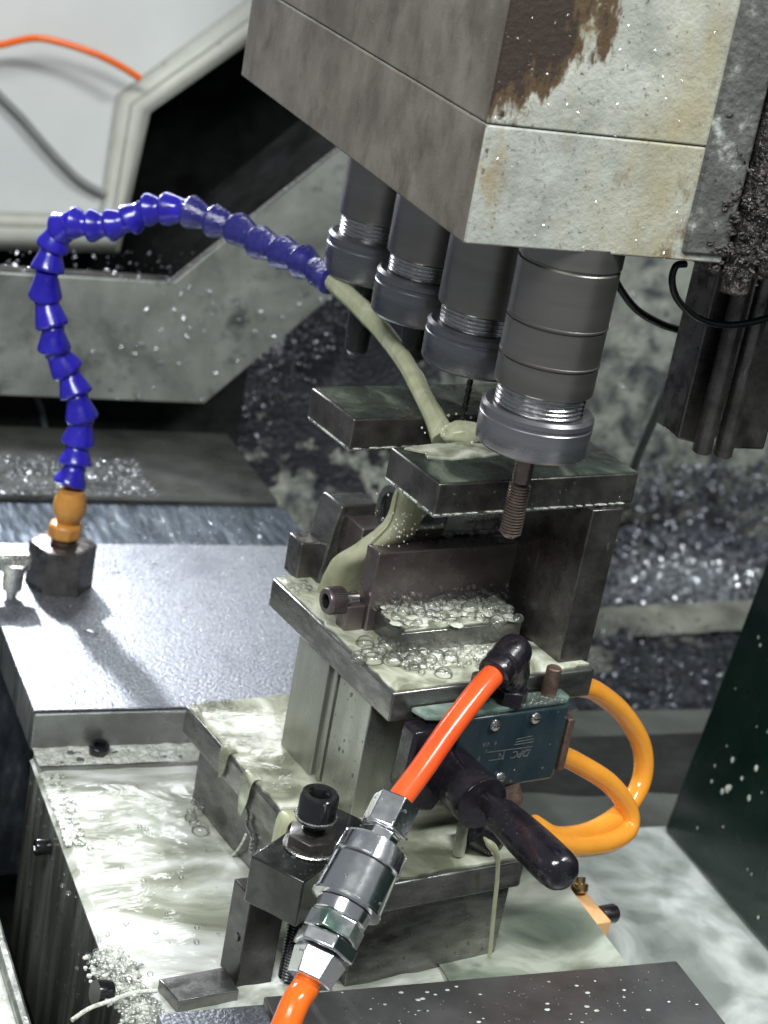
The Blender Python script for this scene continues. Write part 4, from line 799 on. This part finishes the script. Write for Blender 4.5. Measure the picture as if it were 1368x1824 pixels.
# froth heap at lower left
def froth(): t_ = rnd.random(); return atz(lerp(185, 265, t_)+rnd.gauss(0, 16), lerp(1705, 1815, t_)+rnd.gauss(0, 10), .003+abs(rnd.gauss(0, .003)))
bubbles('foam_bubbles', 'white froth heap at the lower left corner of the table', froth, 520, .0004, .0026)
fb = MB()
for i in range(900): fb.ball(froth()-EZ*.002, U(.0005, .0018), (1.2, 1.2, .7), 6)
for i in range(16):
    t_ = i/15; bb = blob(atz(lerp(190, 262, t_)+rnd.gauss(0, 7), lerp(1700, 1822, t_), .002), U(.006, .011), U(.006, .011), U(.0025, .0045), i*3.1, .7, 28); fb.add(bb.v, bb.f, True)
o = fb.build('froth', 'foam'); o['kind'] = 'stuff'; tag(o, 'dense white froth under the bubbles at the lower left corner', 'foam')
fb = MB()
for i in range(500):
    v = rnd.random(); x_ = TX+.001+abs(rnd.gauss(0, .006)); fb.ball((x_, lerp(1.04, 1.130, v), .0012), U(.0004, .0017), (1.2, 1.5, .6), 6)
o = fb.build('froth', 'foam'); o['kind'] = 'stuff'; tag(o, 'ragged white froth along the back left edge of the table', 'foam')

# ================================================================== CHIPS AND DROPLETS
def chips(name, label, sampler, nrm, n, l0, l1, mt='chip', curl=.4, th=.0004):
    mb = MB()
    for i in range(n): l_ = l0+(l1-l0)*rnd.random()**2.5; mb.flake(sampler(), Vector(nrm)+Vector((U(-.5, .5), U(-.5, .5), U(-.5, .5)))*.7, l_, l_*U(.25, .6), th, curl)
    o = mb.build(name, mt); o['kind'] = 'stuff'; tag(o, label, 'metal chips'); return o
chips('metal_chips', 'fine bright swarf scattered over the slide cover', lambda: Vector((U(.30, .62), U(1.165, 1.435), .0342)), EZ, 420, .0006, .0026)
chips('metal_chips', 'chips gathered on the scraped slideway', lambda: Vector((rnd.gauss(.50, .045), U(1.45, 1.555), .0188)), EZ, 220, .0008, .0030)
chips('metal_chips', 'glittering strip of chips along the rear bed plate', lambda: Vector((U(.25, .49), U(1.565, 1.655), .0248)), EZ, 2600, .0008, .0028)
chips('metal_chips', 'chips stuck to the smeared guard sheet', lambda: atY(U(10, 580), U(500, 715), 1.7485) if True else None, (0, -1, 0), 0, .001, .004)
def gsamp():
    while True:
        x, y = U(0, 600), U(505, 712)
        if x < 364+(719-y)*1.18 and y > 503-(x-310)*.8: return atY(x, y, 1.7485)
chips('metal_chips', 'wet chips and drops stuck on the guard sheet', gsamp, (0, -1, .2), 170, .0012, .0050)
chips('metal_chips', 'pile of dark wet chips on the chute slope at the right', lambda: heap(rnd.random(), rnd.random())+Vector((0, -.008, .012)), (0, -.5, .8), 5200, .003, .011, 'chip_dark', th=.001)
chips('metal_chips', 'bright chips lying on the chute slope at the right', lambda: heap(min(1, max(0, rnd.gauss(.42, .24))), min(1, max(0, rnd.gauss(.42, .18))))+Vector((0, -.012, .016)), (0, -.5, .8), 2600, .003, .009, 'chip', th=.001)
chips('metal_chips', 'dark chips filling the lower bed at the right', lambda: Vector((U(b0.x-.1, b0.x+.45), U(1.42, 1.8), b0.z-.012+U(0, .012))), EZ, 2600, .003, .009, 'chip_dark', th=.001)
chips('metal_chips', 'dark chips clinging to the chute wall', lambda: Vector((U(.62, 1.9), 2.10+U(-.02, .02), rnd.gauss(-.12, .14))), (0, -1, 0), 2600, .003, .009, 'chip_dark', th=.001)
chips('metal_chips', 'fine chips stuck to the front of the drilling head', lambda: Vector((U(HX0, HX1), HY0-.0012, U(HZ0, .62))), (0, -1, 0), 420, .0004, .0016)
chips('metal_chips', 'sparse chips in the dark recess behind the hose', lambda: atY(U(0, 560), U(448, 500), 1.78), (0, -1, .4), 160, .0012, .005)
chips('metal_chips', 'blue-black chips plastered high on the chute wall at the right', lambda: (lambda x, y: atY(x, y, 2.05))(U(1130, 1420), min(1000, 830+abs(rnd.gauss(0, 110)))), (0, -1, .2), 1300, .004, .012, 'chip_dark', th=.001)
chips('metal_chips', 'sparse bright chips on the chute wall at the right', lambda: atY(U(1060, 1420), U(480, 980), 2.06), (0, -1, .2), 130, .002, .007, 'chip', th=.001)
chips('metal_chips', 'dark granular chips on the chute wall left of the fixture below the guard', lambda: (lambda x: atY(x, 985-(x-360)*1.05+rnd.gauss(-225, 50), 1.845))(U(400, 640)), (0, -1, .2), 2400, .002, .006, 'chip_dark', th=.0006)
# single larger slivers one can point to
for (x, y, z, l_, lab) in ((162, 1128, .0342, .010, 'long bright curled sliver on the slide cover below the black block'), (272, 1004, .0342, .006, 'short curled chip near the back of the slide cover'), (205, 1018, .0342, .008, 'thin dark chip right of the black block on the slide cover')):
    mb = MB(); c_ = atz(x, y, z); P = [c_+Vector((l_*(k_/6-.5), .0012*math.sin(k_*1.1), .0012+.0009*math.sin(k_*.8))) for k_ in range(7)]
    mb.tube(spline(P, 3), .0006, 6); tag(mb.build('metal_sliver', 'chip'), lab, 'metal chip')
P = [atz(x, y, z) for x, y, z in ((128, 1817, .012), (160, 1796, .013), (200, 1782, .013), (240, 1768, .012), (280, 1765, .011))]
tag(MB().tube(spline(P, 6), .0013, 8).build('swarf_curl', 'foam'), 'long white foamy swarf curl reaching over the lower left corner', 'metal chip')
P = [atfx(x, y, -.0025) for x, y in ((436, 1432), (442, 1450), (440, 1470), (449, 1492), (446, 1515), (450, 1545), (446, 1580))]
P2 = spline(P, 14); tag(MB().tube([p_+EY*.0012*math.sin(i*1.9)+EZ*.0008*math.cos(i*1.9) for i, p_ in enumerate(P2)], .0010, 6).build('swarf_curl', 'silver'), 'twisted spiral of swarf hanging at the base block edge', 'metal chip')
P = [atfx(x, y, -.004) for x, y in ((386, 1534), (405, 1530), (420, 1518), (432, 1500), (438, 1486))]
tag(MB().tube(spline(P, 6), .0009, 6).build('swarf_curl', 'foam'), 'thin pale swarf hair bending out of the coolant by the base block', 'metal chip')

def drops(label, sampler, n, r0, r1, sq=(1, 1, .5), mt='drop'):
    mb = MB()
    for i in range(n): mb.ball(sampler(), r0+(r1-r0)*rnd.random()**3, sq, 8)
    o = mb.build('coolant_droplets', mt); o['kind'] = 'stuff'; tag(o, label, 'droplets'); return o
drops('droplets on the black strap clamp', lambda: cc+cu_*U(0, .08)+cv_*U(0, .037), 60, .0003, .0015)
drops('white droplets spattered on the foreground plate', lambda: Vector((U(.41, .64), U(.76, q1.y-.002), .0202)), 190, .0003, .0014, (1.4, 1, .3), 'drop')
drops('fine white spatter on the foreground plate', lambda: Vector((U(.41, .64), U(.74, q1.y-.002), .0202)), 170, .0002, .0013, (1.5, 1, .3), 'foam')
drops('droplets on the front face of the teal valve', lambda: W(U(.066, .148), VY0, U(.114, .164)), 40, .0002, .0012, (1, .5, 1.3))
drops('white specks on the dark green panel', lambda: Vector((g0.x+.002+U(0, .03), U(.6, 1.1), U(-.09, .10))), 0, .0006, .0022)
drops('droplets on the black lever grip', lambda: HB+HD*U(.015, .08)+(Vector((U(-1, 0), U(-1, 0), U(.2, 1))).normalized())*.0122, 60, .0002, .0008, (1, 1, 1))
drops('droplets on the black bolt head and nut', lambda: BX+Vector((U(-.011, .011), U(-.012, -.004), U(.008, .037))), 0, .0003, .0010, (1, 1, 1))
dp = MB()
for i in range(130):
    v = rnd.random()**.7; y_ = lerp(.72, g0.y-.01, rnd.random()); z_ = lerp(-.085, .10, v); f_ = (z_+.10)/(t0.z+.10)
    dp.ball((g0.x+.05*f_-.0012, y_, z_), .0006+.0022*rnd.random()**3, (.5, 1, 1.5), 8)
o = dp.build('coolant_droplets', 'foam'); o['kind'] = 'stuff'; tag(o, 'white coolant specks spattered over the dark green panel', 'droplets')
u = ax.orthogonal().normalized(); v = ax.cross(u)
drops('droplets beaded on the milled riser column', lambda: W(.0258, U(-.157, -.118), U(.08, .155)), 40, .0002, .0012, (.5, 1, 1.4))
drops('droplets beaded on the dark jaw plate', lambda: W(U(.045, .158), -.1087, U(.20, .235)), 40, .0002, .0009, (1, .5, 1.4))
drops('droplets beaded on the front of the base block', lambda: W(U(.0, .11), -.2222, U(.004, .05)), 50, .0002, .0011, (1, .5, 1.3))
drops('droplets on the edges of the top plates', lambda: W(U(.036, .18), -.1702, U(.290, .309)), 50, .0002, .0009, (1, .5, 1.3))
drops('droplets on the streaked side of the table', lambda: Vector((TX-.0005, U(.86, 1.15), U(-.11, -.012))), 120, .0003, .0016, (.5, 1, 1.6))
drops('droplets shining on the slide cover', lambda: Vector((U(.30, .60), U(1.165, 1.43), .0338)), 130, .0003, .0014, (1, 1, .5))
drops('droplets on the blue hose segments', lambda: (lambda q_: q_+Vector((U(-1, .3), U(-1, -.2), U(-.2, 1))).normalized()*.0108)(P_BLUE[rnd.randrange(14, 25)]), 220, .0002, .0008, (1, 1, 1))
drops('small drops on the orange-red air hose', lambda: (lambda t_: D[0].lerp(D[-1], t_)+(CAM-D[0]).normalized().lerp(Vector((U(-1, 1), U(-1, 1), U(0, 1))), .4).normalized()*.0074)(U(.05, .95)), 26, .0002, .0010, (1, 1, 1))
def cps():
    an = U(0, 6.28); t_ = U(0, k); r_ = .0200 if .24*k < t_ < .59*k else .0142
    return c0+ax*t_+(u*math.cos(an)+v*math.sin(an))*r_
drops('clear droplets on the chrome coupler', cps, 160, .0002, .0011, (1, 1, 1))

sc.cycles.max_bounces = 8; sc.cycles.transparent_max_bounces = 16; sc.cycles.caustics_reflective = False; sc.cycles.caustics_refractive = False
sc.cycles.use_denoising = True
sc.cycles.sample_clamp_indirect = 6

GR = {'socket_screw': 'small black socket screws on the table', 'boring_tool': 'dark tools under the rear spindles', 'metal_sliver': 'single swarf slivers on the slide cover', 'swarf_curl': 'long swarf curls', 'coolant_string': 'threads of dripping coolant', 'air_hose': 'air hoses around the fixture', 'coolant_puddle': 'coolant puddles lying on the fixture plates', 'cable': 'black cables by the bracket', 'grey_line': 'grey background cables'}
for o in bpy.data.objects:
    k_ = o.name.split('.')[0]
    if o.parent is None and k_ in GR: o['group'] = GR[k_]
